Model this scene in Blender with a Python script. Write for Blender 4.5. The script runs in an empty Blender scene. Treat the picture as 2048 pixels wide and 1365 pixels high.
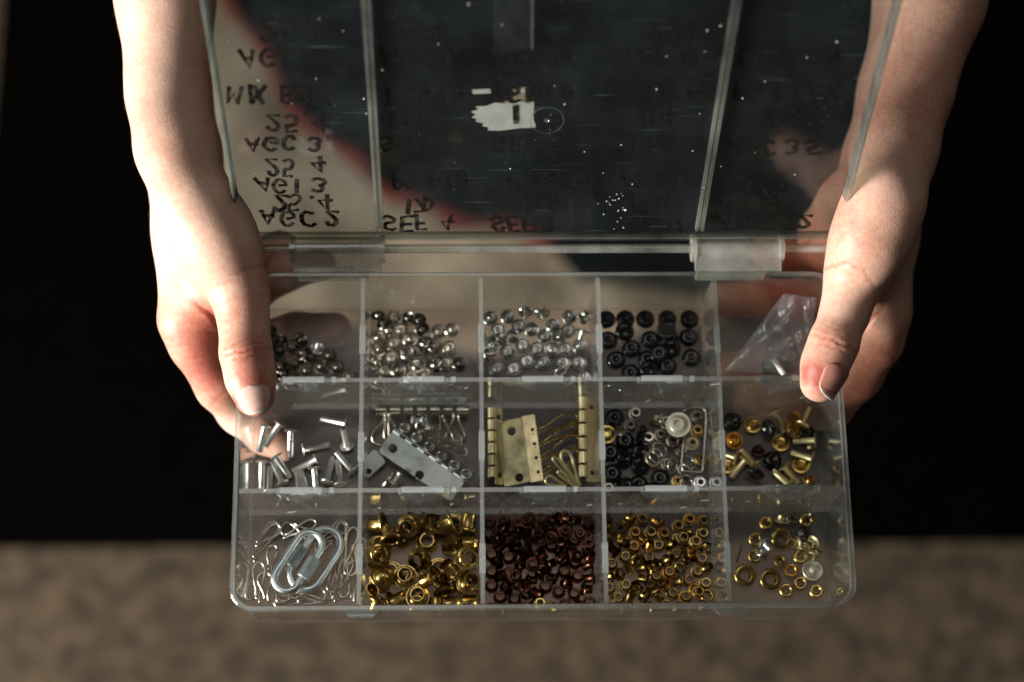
import bpy, bmesh, math, random
import numpy as np
from mathutils import Vector, Matrix, Quaternion
random.seed(7); rng = np.random.default_rng(7)
S = bpy.context.scene
COL = S.collection
Z0 = 900.0                      # height (mm) of the box rim above the floor

# ---------------------------------------------------------------- camera
CAM = np.array([-33.27, -124.10, 743.16])
RM = np.array([[0.99962292, -0.01120992, 0.02506695], [-0.00312115, -0.95334428, -0.30186909], [0.02728136, 0.30167702, -0.95301978]])
FPX = 3702.0
def at(px, py, z=None, Y=None):
    """point (mm, box coordinates) seen at a photo pixel, on the level z or on the upright plane Y"""
    d = RM.T @ np.array([(px - 1024) / FPX, (py - 682.5) / FPX, 1.0])
    s = (z - CAM[2]) / d[2] if Y is None else (Y - CAM[1]) / d[1]
    return CAM + s * d
cd = bpy.data.cameras.new('camera'); cam = bpy.data.objects.new('camera', cd); COL.objects.link(cam)
M = Matrix([[RM[0][i], -RM[1][i], -RM[2][i], 0] for i in range(3)] + [[0, 0, 0, 1]])
M.translation = Vector(CAM / 1000) + Vector((0, 0, Z0 / 1000)); cam.matrix_world = M
cd.sensor_width = 36; cd.lens = FPX / 2048 * 36; cd.clip_start = 0.02; cd.clip_end = 60
cd.dof.use_dof = True; cd.dof.aperture_fstop = 4.3; cd.dof.focus_distance = 0.762
S.camera = cam

# ---------------------------------------------------------------- world, lamps, exposure
W = bpy.data.worlds.new('World'); S.world = W; W.use_nodes = True
W.node_tree.nodes['Background'].inputs[0].default_value = (1.0, 0.88, 0.76, 1)
W.node_tree.nodes['Background'].inputs[1].default_value = 0.030
def area(name, loc, target, sx, sy, power, col):
    l = bpy.data.lights.new(name, 'AREA'); l.shape = 'RECTANGLE'; l.size = sx; l.size_y = sy; l.energy = power; l.color = col
    o = bpy.data.objects.new(name, l); COL.objects.link(o); o.location = loc
    o.rotation_euler = (Vector(target) - Vector(loc)).to_track_quat('-Z', 'Y').to_euler()
    return o
area('window_light', (-1.25, -0.42, 1.20), (0.0, 0.08, 0.90), 0.55, 0.45, 60, (1.0, 0.955, 0.90))
area('room_light', (-0.15, 0.52, 2.6), (0, 0.1, 0.9), 0.9, 0.6, 3.4, (1.0, 0.98, 0.95))
S.view_settings.view_transform = 'Standard'; S.view_settings.look = 'None'; S.view_settings.exposure = 0.0; S.view_settings.gamma = 1
S.view_settings.use_curve_mapping = False
S.render.engine = 'CYCLES'
S.cycles.use_denoising = True; S.cycles.use_adaptive_sampling = True; S.cycles.adaptive_threshold = 0.035
S.cycles.max_bounces = 7; S.cycles.transparent_max_bounces = 28; S.cycles.transmission_bounces = 8; S.cycles.glossy_bounces = 5
S.cycles.caustics_reflective = False; S.cycles.caustics_refractive = False; S.cycles.sample_clamp_indirect = 4

# ---------------------------------------------------------------- materials
def newmat(n):
    m = bpy.data.materials.new(n); m.use_nodes = True; nt = m.node_tree; nt.nodes.clear()
    out = nt.nodes.new('ShaderNodeOutputMaterial')
    return m, nt, out
def N(nt, t, **kw):
    n = nt.nodes.new('ShaderNode' + t)
    for k, v in kw.items():
        if k.startswith('_'): setattr(n, k[1:], v)
        else:
            n.inputs[k.replace('__', ' ')].default_value = v
    return n
def ramp(nt, src, stops):
    r = nt.nodes.new('ShaderNodeValToRGB'); e = r.color_ramp.elements
    e[0].position, e[0].color = stops[0][0], stops[0][1]; e[1].position, e[1].color = stops[-1][0], stops[-1][1]
    for p, c in stops[1:-1]:
        x = e.new(p); x.color = c
    nt.links.new(src, r.inputs[0]); return r
def g4(v, a=1.0): return (v, v, v, a)
def math_(nt, op, a, b=None, clamp=False):
    n = nt.nodes.new('ShaderNodeMath'); n.operation = op; n.use_clamp = clamp
    for i, v in enumerate((a, b)):
        if v is None: continue
        if isinstance(v, (int, float)): n.inputs[i].default_value = v
        else: nt.links.new(v, n.inputs[i])
    return n.outputs[0]

def plastic(name, tint=(0.95, 0.965, 0.95), haze=0.04, hazecol=(0.75, 0.78, 0.74), rough=0.07, scr=1.0, spec=1.0, dust=1.0, full=False):
    """clear polystyrene: see-through, mirror-like at grazing angles, hazed by scuffs, scratches and dust"""
    m, nt, out = newmat(name); L = nt.links.new
    tc = N(nt, 'TexCoord')
    lw = N(nt, 'LayerWeight', Blend=0.5)
    f5 = math_(nt, 'POWER', lw.outputs['Facing'], 5.0)
    fr = math_(nt, 'MULTIPLY_ADD', f5, 0.9); nt.nodes[-1].inputs[2].default_value = 0.045
    fr = math_(nt, 'MULTIPLY', fr, spec, True)
    tr = N(nt, 'BsdfTransparent', Color=(*tint, 1)); gl = N(nt, 'BsdfGlossy', Roughness=rough, Color=g4(0.95))
    if full:
        bp = N(nt, 'TexNoise', Scale=55.0, Detail=2.0); L(tc.outputs['Object'], bp.inputs['Vector'])
        bmp = N(nt, 'Bump', Strength=0.12, Distance=0.002); L(bp.outputs[0], bmp.inputs['Height']); L(bmp.outputs[0], gl.inputs['Normal'])
    mx = N(nt, 'MixShader'); L(fr, mx.inputs[0]); L(tr.outputs[0], mx.inputs[1]); L(gl.outputs[0], mx.inputs[2])
    # scuffs: soft clouds + fine stretched scratches + dust specks
    n1 = N(nt, 'TexNoise', Scale=28.0, Detail=6.0 if full else 3.0, Roughness=0.65); L(tc.outputs['Object'], n1.inputs['Vector'])
    r1 = ramp(nt, n1.outputs[0], [(0.35, g4(0.25)), (0.75, g4(1.4))])
    t = r1.outputs[0]
    if full:
        mp = N(nt, 'Mapping'); mp.inputs['Scale'].default_value = (40, 900, 900); mp.inputs['Rotation'].default_value = (0.2, 0.4, 0.9); L(tc.outputs['Object'], mp.inputs['Vector'])
        n2 = N(nt, 'TexNoise', Scale=1.0, Detail=1.0); L(mp.outputs[0], n2.inputs['Vector'])
        r2 = ramp(nt, n2.outputs[0], [(0.70, g4(0)), (0.78, g4(2.2 * scr))])
        vo = N(nt, 'TexVoronoi', Scale=330.0); L(tc.outputs['Object'], vo.inputs['Vector'])
        sp = ramp(nt, vo.outputs['Distance'], [(0.07, g4(6.0 * dust)), (0.13, g4(0))])
        n3 = N(nt, 'TexNoise', Scale=45.0); L(tc.outputs['Object'], n3.inputs['Vector'])
        r3 = ramp(nt, n3.outputs[0], [(0.55, g4(0)), (0.68, g4(1))])
        spk = math_(nt, 'MULTIPLY', sp.outputs[0], r3.outputs[0])
        t = math_(nt, 'ADD', r1.outputs[0], r2.outputs[0]); t = math_(nt, 'ADD', t, spk)
    t = math_(nt, 'MULTIPLY', t, haze, True)
    di = N(nt, 'BsdfDiffuse', Color=(*hazecol, 1)); tl = N(nt, 'BsdfTranslucent', Color=(*hazecol, 1))
    dm = N(nt, 'MixShader'); dm.inputs[0].default_value = 0.35; L(di.outputs[0], dm.inputs[1]); L(tl.outputs[0], dm.inputs[2])
    m2 = N(nt, 'MixShader'); L(t, m2.inputs[0]); L(mx.outputs[0], m2.inputs[1]); L(dm.outputs[0], m2.inputs[2])
    L(m2.outputs[0], out.inputs[0]); return m

def metal(name, col, rough=0.25, dark=0.6, nscale=160.0, bump=0.15):
    m, nt, out = newmat(name); L = nt.links.new
    tc = N(nt, 'TexCoord'); oi = N(nt, 'ObjectInfo')
    va = N(nt, 'VectorMath'); va.operation = 'ADD'; L(tc.outputs['Object'], va.inputs[0]); L(oi.outputs['Random'], va.inputs[1])
    n1 = N(nt, 'TexNoise', Scale=nscale, Detail=5.0, Roughness=0.6); L(va.outputs[0], n1.inputs['Vector'])
    r = ramp(nt, n1.outputs[0], [(0.3, (col[0] * dark, col[1] * dark, col[2] * dark, 1)), (0.62, (*col, 1))])
    hs = N(nt, 'HueSaturation'); L(r.outputs[0], hs.inputs['Color'])
    v = math_(nt, 'MULTIPLY_ADD', oi.outputs['Random'], 0.35); nt.nodes[-1].inputs[2].default_value = 0.78
    L(v, hs.inputs['Value'])
    p = N(nt, 'BsdfPrincipled', Metallic=1.0, Roughness=rough); L(hs.outputs[0], p.inputs['Base Color'])
    rr = ramp(nt, n1.outputs[0], [(0.3, g4(rough * 1.5)), (0.7, g4(rough * 0.75))]); L(rr.outputs[0], p.inputs['Roughness'])
    b = N(nt, 'Bump', Strength=bump, Distance=0.0004); L(n1.outputs[0], b.inputs['Height']); L(b.outputs[0], p.inputs['Normal'])
    L(p.outputs[0], out.inputs[0]); return m

def simple(name, col, rough=0.5, metallic=0.0, col2=None, nscale=40.0, bump=0.2, spec=0.5):
    m, nt, out = newmat(name); L = nt.links.new
    tc = N(nt, 'TexCoord'); n1 = N(nt, 'TexNoise', Scale=nscale, Detail=6.0, Roughness=0.6); L(tc.outputs['Object'], n1.inputs['Vector'])
    c2 = col2 or tuple(c * 0.75 for c in col)
    r = ramp(nt, n1.outputs[0], [(0.32, (*c2, 1)), (0.66, (*col, 1))])
    p = N(nt, 'BsdfPrincipled', Metallic=metallic, Roughness=rough); p.inputs['Specular IOR Level'].default_value = spec; L(r.outputs[0], p.inputs['Base Color'])
    b = N(nt, 'Bump', Strength=bump, Distance=0.001); L(n1.outputs[0], b.inputs['Height']); L(b.outputs[0], p.inputs['Normal'])
    L(p.outputs[0], out.inputs[0]); return m

MT = {}
MT['wall'] = plastic('clear_plastic', haze=0.03)
MT['divider'] = plastic('clear_plastic_divider', haze=0.022, full=True, scr=1.8, dust=1.8)
MT['lid'] = plastic('scratched_clear_plastic', tint=(0.64, 0.67, 0.66), haze=0.022, hazecol=(0.60, 0.74, 0.78), scr=1.4, dust=1.6, spec=0.7, full=True)
MT['lid_in'] = plastic('clear_lid_inside', tint=(0.97, 0.98, 0.98), haze=0.002, hazecol=(0.6, 0.74, 0.78), spec=0.4, full=True, dust=5.0)
MT['edge'] = plastic('plastic_edge', tint=(0.72, 0.75, 0.71), haze=0.15, hazecol=(0.72, 0.75, 0.70), rough=0.13, spec=1.8)  # milky haze stands in for light reflected inside the edges
MT['clip'] = plastic('plastic_clip', tint=(0.85, 0.9, 0.9), haze=0.06, hazecol=(0.8, 0.86, 0.88), rough=0.10, spec=2.4)
MT['bottom'] = plastic('frosted_plastic_bottom', tint=(0.87, 0.84, 0.82), haze=0.12, hazecol=(0.62, 0.50, 0.43), rough=0.35, spec=0.7, scr=0.6, dust=0.6)
MT['barrel'] = plastic('hinge_plastic', tint=(0.86, 0.87, 0.83), haze=0.36, hazecol=(0.82, 0.84, 0.79), rough=0.12, spec=2.2)
MT['bag'] = plastic('polythene_bag', tint=(0.93, 0.92, 0.94), haze=0.17, hazecol=(0.82, 0.78, 0.84), rough=0.22, spec=0.6, dust=0.1)
MT['tape'] = plastic('clear_tape', tint=(0.93, 0.95, 0.95), haze=0.012, hazecol=(0.7, 0.78, 0.8), rough=0.12, spec=0.5)
MT['silver'] = metal('zinc_plated_steel', (0.80, 0.81, 0.79), 0.30, dark=0.75)
MT['silver_g'] = metal('polished_silver', (0.82, 0.81, 0.77), 0.16, dark=0.7)
MT['bright'] = metal('bright_zinc', (0.72, 0.80, 0.82), 0.33, dark=0.8)
MT['nickel'] = metal('nickel', (0.78, 0.71, 0.62), 0.20, dark=0.6)
MT['nickel_d'] = metal('dark_nickel', (0.30, 0.27, 0.23), 0.22)
MT['steel'] = metal('worn_steel_plate', (0.44, 0.45, 0.45), 0.45, dark=0.7, nscale=90)
MT['steel_shade'] = metal('shaded_steel', (0.30, 0.28, 0.26), 0.36, dark=0.6, nscale=120)  # steel with the shade of the side facing away put into the colour
MT['brass'] = metal('brass', (0.62, 0.42, 0.14), 0.22, dark=0.35, nscale=240)
MT['brass_s'] = metal('small_brass', (0.46, 0.29, 0.09), 0.22, dark=0.22, nscale=300)
MT['brass_p'] = metal('pale_brass', (0.84, 0.71, 0.42), 0.36, dark=0.8)
MT['gold'] = metal('orange_brass', (0.62, 0.32, 0.07), 0.26, dark=0.5)
MT['copper'] = metal('antique_copper', (0.130, 0.050, 0.032), 0.27, dark=0.35, nscale=300)
MT['black'] = simple('black_enamel', (0.008, 0.008, 0.009), 0.16, nscale=200, bump=0.05)
MT['cream'] = simple('cream_plated_disc', (0.70, 0.64, 0.50), 0.35, 0.35)
MT['ink'] = None
m, nt, out = newmat('marker_ink'); L = nt.links.new
tc = N(nt, 'TexCoord'); n1 = N(nt, 'TexNoise', Scale=420.0, Detail=3.0); L(tc.outputs['Object'], n1.inputs['Vector'])
r = ramp(nt, n1.outputs[0], [(0.34, g4(0.62)), (0.56, g4(1.0))])
tr = N(nt, 'BsdfTransparent'); di = N(nt, 'BsdfDiffuse', Color=(0.012, 0.011, 0.010, 1)); mx = N(nt, 'MixShader')
L(r.outputs[0], mx.inputs[0]); L(tr.outputs[0], mx.inputs[1]); L(di.outputs[0], mx.inputs[2]); L(mx.outputs[0], out.inputs[0]); MT['ink'] = m
MT['paper'] = simple('torn_white_paper', (0.78, 0.75, 0.70), 0.8, col2=(0.60, 0.54, 0.47), nscale=130)
MT['paper_b'] = simple('brown_glue_paper', (0.45, 0.33, 0.22), 0.8, col2=(0.25, 0.17, 0.11), nscale=160)
MT['floor'] = simple('brown_concrete', (0.105, 0.073, 0.043), 0.95, col2=(0.020, 0.013, 0.008), nscale=52, bump=0.4)
MT['mat'] = simple('black_floor_mat', (0.0018, 0.0017, 0.0014), 0.95, nscale=60, spec=0.0)
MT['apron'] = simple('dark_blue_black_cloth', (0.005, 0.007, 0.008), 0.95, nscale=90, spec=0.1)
MT['red'] = simple('red_hem', (0.15, 0.036, 0.028), 0.85, nscale=60, spec=0.1)
MT['tan'] = simple('sunlit_beige', (0.33, 0.275, 0.205), 0.95, col2=(0.11, 0.085, 0.058), nscale=13, spec=0.1)  # tone of sunlit floor, put into the colour
MT['shirt'] = simple('black_shirt', (0.012, 0.012, 0.013), 0.95, nscale=80, spec=0.1)

# ---------------------------------------------------------------- mesh helpers (all shapes given in mm)
def link(name, me, mats, parent=None, smooth=False):
    if not isinstance(mats, (list, tuple)): mats = [mats]
    for x in mats: me.materials.append(x)
    if smooth:
        for p in me.polygons: p.use_smooth = True
    o = bpy.data.objects.new(name, me); COL.objects.link(o)
    if parent: o.parent = parent
    return o
def mesh(name, v, f, mi=None):
    me = bpy.data.meshes.new(name); me.from_pydata([tuple(c / 1000 for c in p) for p in v], [], f)
    if mi is not None:
        for i, p in enumerate(me.polygons): p.material_index = mi[i]
    me.update(); return me
def tag(o, label=None, cat=None, group=None, kind=None):
    if label: o['label'] = label
    if cat: o['category'] = cat
    if group: o['group'] = group
    if kind: o['kind'] = kind
    return o
def empty(name, loc=(0, 0, 0)):
    o = bpy.data.objects.new(name, None); COL.objects.link(o); o.location = (loc[0] / 1000, loc[1] / 1000, (loc[2] + Z0) / 1000); o.empty_display_size = 0.02; return o
def up(o): o.location.z += Z0 / 1000; return o       # a top-level mesh built in box coordinates
class MB:
    def __init__(s): s.v, s.f, s.m = [], [], []
    def add(s, v, f, m=0):
        n = len(s.v); s.v += [tuple(map(float, p)) for p in v]; s.f += [tuple(i + n for i in q) for q in f]; s.m += [m] * len(f) if isinstance(m, int) else list(m)
    def hexa(s, b, t, m=0, mt=None):
        """eight corners: bottom loop b, top loop t; mt = material of the top"""
        mt = m if mt is None else mt
        s.add(list(b) + list(t), [(3, 2, 1, 0), (4, 5, 6, 7)] + [(i, (i + 1) % 4, 4 + (i + 1) % 4, 4 + i) for i in range(4)], [m, mt, m, m, m, m])
    def box(s, x0, x1, y0, y1, z0, z1, m=0, mt=None):
        s.hexa([(x0, y0, z0), (x1, y0, z0), (x1, y1, z0), (x0, y1, z0)], [(x0, y0, z1), (x1, y0, z1), (x1, y1, z1), (x0, y1, z1)], m, mt)
    def tube(s, pts, r, seg=8, m=0, caps=True, closed=False):
        P = [Vector(p) for p in pts]; n = len(P); rr = r if hasattr(r, '__len__') else [r] * n
        T = []
        for i in range(n):
            a = P[i - 1] if (i > 0 or closed) else P[i]; b = P[(i + 1) % n] if (i < n - 1 or closed) else P[i]
            T.append((b - a).normalized())
        u = T[0].orthogonal().normalized(); rings = []
        for i in range(n):
            if i: u = (u - T[i] * u.dot(T[i])).normalized()
            w = T[i].cross(u)
            rings.append([P[i] + (u * math.cos(2 * math.pi * k / seg) + w * math.sin(2 * math.pi * k / seg)) * rr[i] for k in range(seg)])
        v = [q for R_ in rings for q in R_]; f = []
        for i in range(n if closed else n - 1):
            j = (i + 1) % n
            for k in range(seg): f.append((i * seg + k, i * seg + (k + 1) % seg, j * seg + (k + 1) % seg, j * seg + k))
        if caps and not closed: f += [tuple(range(seg - 1, -1, -1)), tuple((n - 1) * seg + k for k in range(seg))]
        s.add(v, f, m)
    def lathe(s, prof, seg=20, m=0, closed=False):
        v, f = [], []; idx = []
        for (r, z) in prof:
            if r < 1e-6: idx.append([len(v)]); v.append((0, 0, z))
            else: idx.append([len(v) + k for k in range(seg)]); v += [(r * math.cos(2 * math.pi * k / seg), r * math.sin(2 * math.pi * k / seg), z) for k in range(seg)]
        pr = list(range(len(prof))); pairs = list(zip(pr[:-1], pr[1:])) + ([(pr[-1], 0)] if closed else [])
        for a, b in pairs:
            A, B = idx[a], idx[b]
            for k in range(seg):
                k2 = (k + 1) % seg
                if len(A) == 1 and len(B) == 1: continue
                if len(A) == 1: f.append((A[0], B[k2], B[k]))
                elif len(B) == 1: f.append((A[k], A[k2], B[0]))
                else: f.append((A[k], A[k2], B[k2], B[k]))
        s.add(v, f, m)
    def mesh(s, name): return mesh(name, s.v, s.f, s.m)
    def build(s, name, mats, parent=None, smooth=False, fix=True):
        me = s.mesh(name)
        if fix:
            bm = bmesh.new(); bm.from_mesh(me); bmesh.ops.recalc_face_normals(bm, faces=bm.faces); bm.to_mesh(me); bm.free()
        return link(name, me, mats, parent, smooth)
def autosmooth(o, ang=35):
    me = o.data
    for p in me.polygons: p.use_smooth = True
    bm = bmesh.new(); bm.from_mesh(me)
    for e in bm.edges:
        if len(e.link_faces) == 2 and e.calc_face_angle(0) > math.radians(ang): e.smooth = False
    bm.to_mesh(me); bm.free(); return o

# ================================================================ setting: floor, mat, the wearer's clothes
def sheet(name, x0, x1, y0, y1, z, mat, nx=2, ny=2, kind=None):
    v = [(x0 + (x1 - x0) * i / nx, y0 + (y1 - y0) * j / ny, z) for j in range(ny + 1) for i in range(nx + 1)]
    f = [(j * (nx + 1) + i, j * (nx + 1) + i + 1, (j + 1) * (nx + 1) + i + 1, (j + 1) * (nx + 1) + i) for j in range(ny) for i in range(nx)]
    o = link(name, mesh(name, v, f), mat)
    return up(tag(o, kind=kind))
sheet('floor', -6000, 6000, -6000, 6000, -Z0, MT['floor'], kind='structure')
e0 = at(-50, 1096, -Z0 + 8); e1 = at(2030, 1072, -Z0 + 8)
mb = MB(); mb.box(e0[0] - 14, 2400, e0[1], 2600, -Z0 + 4, -Z0 + 10)
up(tag(mb.build('floor_mat', MT['mat']), 'black mat lying on the brown floor behind the box', 'mat'))

def slab_px(name, px, depthfn, thick, mat, parent=None, wav=0.0):
    """cloth panel with its own distance and thickness; outline px points -> 3D by depthfn(px,py)"""
    P = [Vector(depthfn(x, y)) for x, y in px]
    bm = bmesh.new(); vs = [bm.verts.new(p / 1000) for p in P]; f = bm.faces.new(vs)
    bmesh.ops.triangulate(bm, faces=[f])
    bmesh.ops.subdivide_edges(bm, edges=bm.edges, cuts=7, use_grid_fill=True)
    bm.normal_update()
    for v in bm.verts:
        c = v.co * 1000; v.co += v.normal * wav / 1000 * (math.sin(c.x * .045 + c.y * .02) + .6 * math.sin(c.y * .06 - c.x * .03))
    r = bmesh.ops.solidify(bm, geom=bm.faces[:], thickness=thick / 1000)
    bmesh.ops.recalc_face_normals(bm, faces=bm.faces)
    me = bpy.data.meshes.new(name); bm.to_mesh(me); bm.free()
    return link(name, me, mat, parent, True)
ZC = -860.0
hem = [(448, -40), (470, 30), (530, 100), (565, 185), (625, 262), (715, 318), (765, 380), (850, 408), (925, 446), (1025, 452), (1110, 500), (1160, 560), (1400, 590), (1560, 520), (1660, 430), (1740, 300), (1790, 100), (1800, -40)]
cl = slab_px('sunlit_floor_sheet', [(330, -60), (300, 120), (330, 400), (400, 600), (470, 668), (620, 640), (800, 672), (960, 712), (1180, 690), (1300, 665), (1440, 640), (1500, 500), (1500, 200), (1300, -60)], lambda x, y: at(x, y, ZC - 17), 4, MT['tan'], wav=4)  # pale sheet added for a sunlit patch of floor; brightness is its colour
up(tag(cl, 'pale beige sheet standing in for sunlit floor, seen blurred through the clear lid and back compartments', 'cloth'))

# ================================================================ the compartment box
XL, XR, YF, YB, H = -126.7, 126.7, -2.0, 141.9, 43.0
COLX = [-125 + 50 * i for i in range(6)]; ROWY = [0, 47.3, 94.5, 140.3]
BOX = empty('compartment_box', (0, 70, -43))
tag(BOX, 'open clear plastic compartment box full of rivets and eyelets, held in both hands', 'organizer box')
OFF = Vector((0, -70, 43))
def inbox(mb): mb.v = [(x, y - 70, z + 43) for x, y, z in mb.v]; return mb
def rrect(x0, x1, y0, y1, r, z, n=7):
    L_ = []
    for cx, cy, a0 in ((x1 - r, y0 + r, -90), (x1 - r, y1 - r, 0), (x0 + r, y1 - r, 90), (x0 + r, y0 + r, 180)):
        for k in range(n + 1):
            a = math.radians(a0 + 90 * k / n); L_.append((cx + r * math.cos(a), cy + r * math.sin(a), z))
    return L_
def bridge(mb, loops, m):
    n = len(loops[0]); v = [p for l in loops for p in l]; f, mm = [], []
    for a in range(len(loops) - 1):
        for k in range(n): f.append((a * n + k, a * n + (k + 1) % n, (a + 1) * n + (k + 1) % n, (a + 1) * n + k)); mm.append(m[a])
    mb.add(v, f, mm)
mb = MB(); d = 1.7
loops = [rrect(XL + d, XR - d, YF + d, YB - d, 8, -H), rrect(XL, XR, YF, YB, 9.5, -2.6), rrect(XL - .25, XR + .25, YF - .25, YB + .25, 9.6, -2.2), rrect(XL - .25, XR + .25, YF - .25, YB + .25, 9.6, -.4), rrect(XL + .25, XR - .25, YF + .25, YB - .25, 9.2, 0),
         rrect(XL + 1.7, XR - 1.7, YF + 1.7, YB - 1.5, 7.8, 0), rrect(XL + 2.2, XR - 2.2, YF + 2.2, YB - 1.8, 7.5, -.5), rrect(XL + 3.6, XR - 3.6, YF + 3.4, YB - 3.2, 6.5, -41.4)]
bridge(mb, loops, [0, 1, 1, 1, 1, 1, 0])
autosmooth(inbox(mb).build('outer_wall', [MT['wall'], MT['edge']], BOX, fix=False))
mb = MB(); b0 = rrect(XL + 1.9, XR - 1.9, YF + 1.9, YB - 1.9, 7.9, -42.9); b1 = rrect(XL + 2.2, XR - 2.2, YF + 2.2, YB - 2.2, 7.6, -41.5)
bridge(mb, [b0, b1], [0]); n = len(b0); mb.add(b1, [tuple(range(n))]); mb.add(b0, [tuple(range(n - 1, -1, -1))])
inbox(mb).build('base_plate', MT['bottom'], BOX, fix=False)
for j in (1, 2):
    y = ROWY[j]; mb = MB()
    mb.hexa([(-123.4, y - 1.3, -41.3), (123.4, y - 1.3, -41.3), (123.4, y + 1.3, -41.3), (-123.4, y + 1.3, -41.3)],
            [(-124.6, y - .95, -.7), (124.6, y - .95, -.7), (124.6, y + .95, -.7), (-124.6, y + .95, -.7)], 0, 1)
    rd = inbox(mb).build('row_divider', [MT['divider'], MT['edge']], BOX)
    for i in range(5):
        x0 = COLX[i] + 15.5; x1 = x0 + 20.5; mb = MB()
        mb.hexa([(x0, y - 1.5, -2.6), (x1, y - 1.5, -2.6), (x1, y + 1.3, -2.6), (x0, y + 1.3, -2.6)], [(x0 + 1.6, y - 1.4, .55), (x1 - 1.6, y - 1.4, .55), (x1 - 1.6, y + 1.2, .55), (x0 + 1.6, y + 1.2, .55)])
        mb.hexa([(x1 + .8, y - 1.4, -2.4), (x1 + 3.4, y - 1.4, -2.4), (x1 + 3.4, y + 1.2, -2.4), (x1 + .8, y + 1.2, -2.4)], [(x1 + 1.4, y - 1.3, .35), (x1 + 3.3, y - 1.3, .35), (x1 + 3.3, y + 1.1, .35), (x1 + 1.4, y + 1.1, .35)])
        # curved lip below the bar, facing the front
        nseg = 12; vv = []
        for k in range(nseg + 1):
            t = k / nseg; xx = x0 + t * (x1 + 2 - x0); dz = -2.2 - 4.2 * (1 - (2 * t - 1) ** 4); py_ = y - 1.5 - 2.2 * (1 - (2 * t - 1) ** 2)
            vv += [(xx, py_, dz), (xx, py_ + .7, dz - .5)]
        mb.add(vv, [(2 * k, 2 * k + 1, 2 * k + 3, 2 * k + 2) for k in range(nseg)])
        vv2 = []
        for k in range(nseg + 1):
            t = k / nseg; xx = x0 + t * (x1 + 2 - x0); vv2 += [(xx, y - 1.45, -1.6), (xx, y - 1.5 - 2.2 * (1 - (2 * t - 1) ** 2), -2.2 - 4.2 * (1 - (2 * t - 1) ** 4))]
        mb.add(vv2, [(2 * k, 2 * k + 1, 2 * k + 3, 2 * k + 2) for k in range(nseg)])
        inbox(mb).build('finger_notch', MT['clip'], rd)
for i in range(1, 5):
    x = COLX[i]; mb = MB()
    mb.hexa([(x - 1.2, .6, -41.3), (x + 1.2, .6, -41.3), (x + 1.2, 139.5, -41.3), (x - 1.2, 139.5, -41.3)],
            [(x - .85, .2, -1.0), (x + .85, .2, -1.0), (x + .85, 139.8, -1.0), (x - .85, 139.8, -1.0)], 0, 1)
    cdv = inbox(mb).build('column_divider', [MT['divider'], MT['edge']], BOX)
    for j in range(3):                                   # moulded guide rib half way along each cell
        ym = (ROWY[j] + ROWY[j + 1]) / 2; mb = MB()
        mb.box(x - 1.25, x + 1.25, ym - 11, ym + 1.5, -30, -1.4)
        inbox(mb).build('guide_rib', MT['clip'], cdv)
for px in (722, 1464):
    c = at(px, 1219, 0)[0]; mb = MB()
    mb.hexa([(c - 4.6, -4.6, -5), (c + 4.6, -4.6, -5), (c + 7, -1.9, -5), (c - 7, -1.9, -5)], [(c - 4.9, -4.5, -1.2), (c + 4.9, -4.5, -1.2), (c + 7.4, -1.9, -.6), (c - 7.4, -1.9, -.6)])
    inbox(mb).build('latch_tab', MT['clip'], BOX)
# hinge
HY, HZ = 152.6, 0.0
mb = MB(); mb.tube([(-123.5, HY, HZ), (123.5, HY, HZ)], 1.9, 14)
autosmooth(inbox(mb).build('hinge_rod', MT['barrel'], BOX))
for pa, pb in ((586, 764), (1390, 1562)):
    xa, xb = at(pa, 510, 2)[0], at(pb, 510, 2)[0]
    hb = MB()
    prof = [(142.2, -1.2), (142.2, 1.0), (147, 2.0)] + [(HY + 5.0 * math.cos(math.radians(a)), HZ + 5.0 * math.sin(math.radians(a))) for a in range(150, -41, -19)] + \
           [(HY + 2.5 * math.cos(math.radians(a)), HZ + 2.5 * math.sin(math.radians(a))) for a in range(-40, 171, 30)] + [(147, -.6)]
    n = len(prof); hb.add([(xa, a, b) for a, b in prof] + [(xb, a, b) for a, b in prof], [(k, (k + 1) % n, n + (k + 1) % n, n + k) for k in range(n)])
    for q in (0, n): hb.add([((xa if q == 0 else xb), a, b) for a, b in prof], [tuple(range(n))])
    hb.box(xa + 1.5, xb - 6, 142.6, 144.4, -13, -1.3); hb.box(xa + 3, xb - 12, 144.6, 145.6, -9, -2)
    o = autosmooth(inbox(hb).build('hinge_knuckle', MT['barrel'], BOX))
    for xc in (xa - 1.3, xb - .7):
        mb = MB(); mb.lathe([(2.2, 0), (5.9, 0), (5.9, 2.0), (2.2, 2.0)], 20, closed=True)
        mb.v = [(xc + z, HY + x, HZ + y_) for x, y_, z in mb.v]; inbox(mb).build('collar', MT['barrel'], o)

# ---------------------------------------------------------------- lid
U = np.array([0, .306, .952]); NN = np.array([0, -.952, .306]); LO = np.array([0, 154.4, 3.0])
def LP(x, s, n=0.0): return tuple(LO + np.array([x, 0, 0]) + U * s + NN * n)
def lidpx(px, py, n=0.0):
    d = RM.T @ np.array([(px - 1024) / FPX, (py - 682.5) / FPX, 1.0]); o = LO + NN * n
    t = ((o - CAM) @ NN) / (d @ NN); q = CAM + t * d - LO; return q[0], q @ U
def lbox(mb, x0, x1, s0, s1, n0, n1, m=0, mt=None):
    mb.hexa([LP(x0, s0, n0), LP(x1, s0, n0), LP(x1, s1, n0), LP(x0, s1, n0)], [LP(x0, s0, n1), LP(x1, s0, n1), LP(x1, s1, n1), LP(x0, s1, n1)], m, mt)
mb = MB(); lbox(mb, -126.5, 126.5, 5.5, 153, -1.8, 0, 0, 1); LID = inbox(mb).build('lid', [MT['lid'], MT['lid_in']], BOX)
mb = MB(); lbox(mb, -123, 123, .3, 5.2, -1.6, -.4); inbox(mb).build('hinge_strip', MT['wall'], LID)
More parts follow.
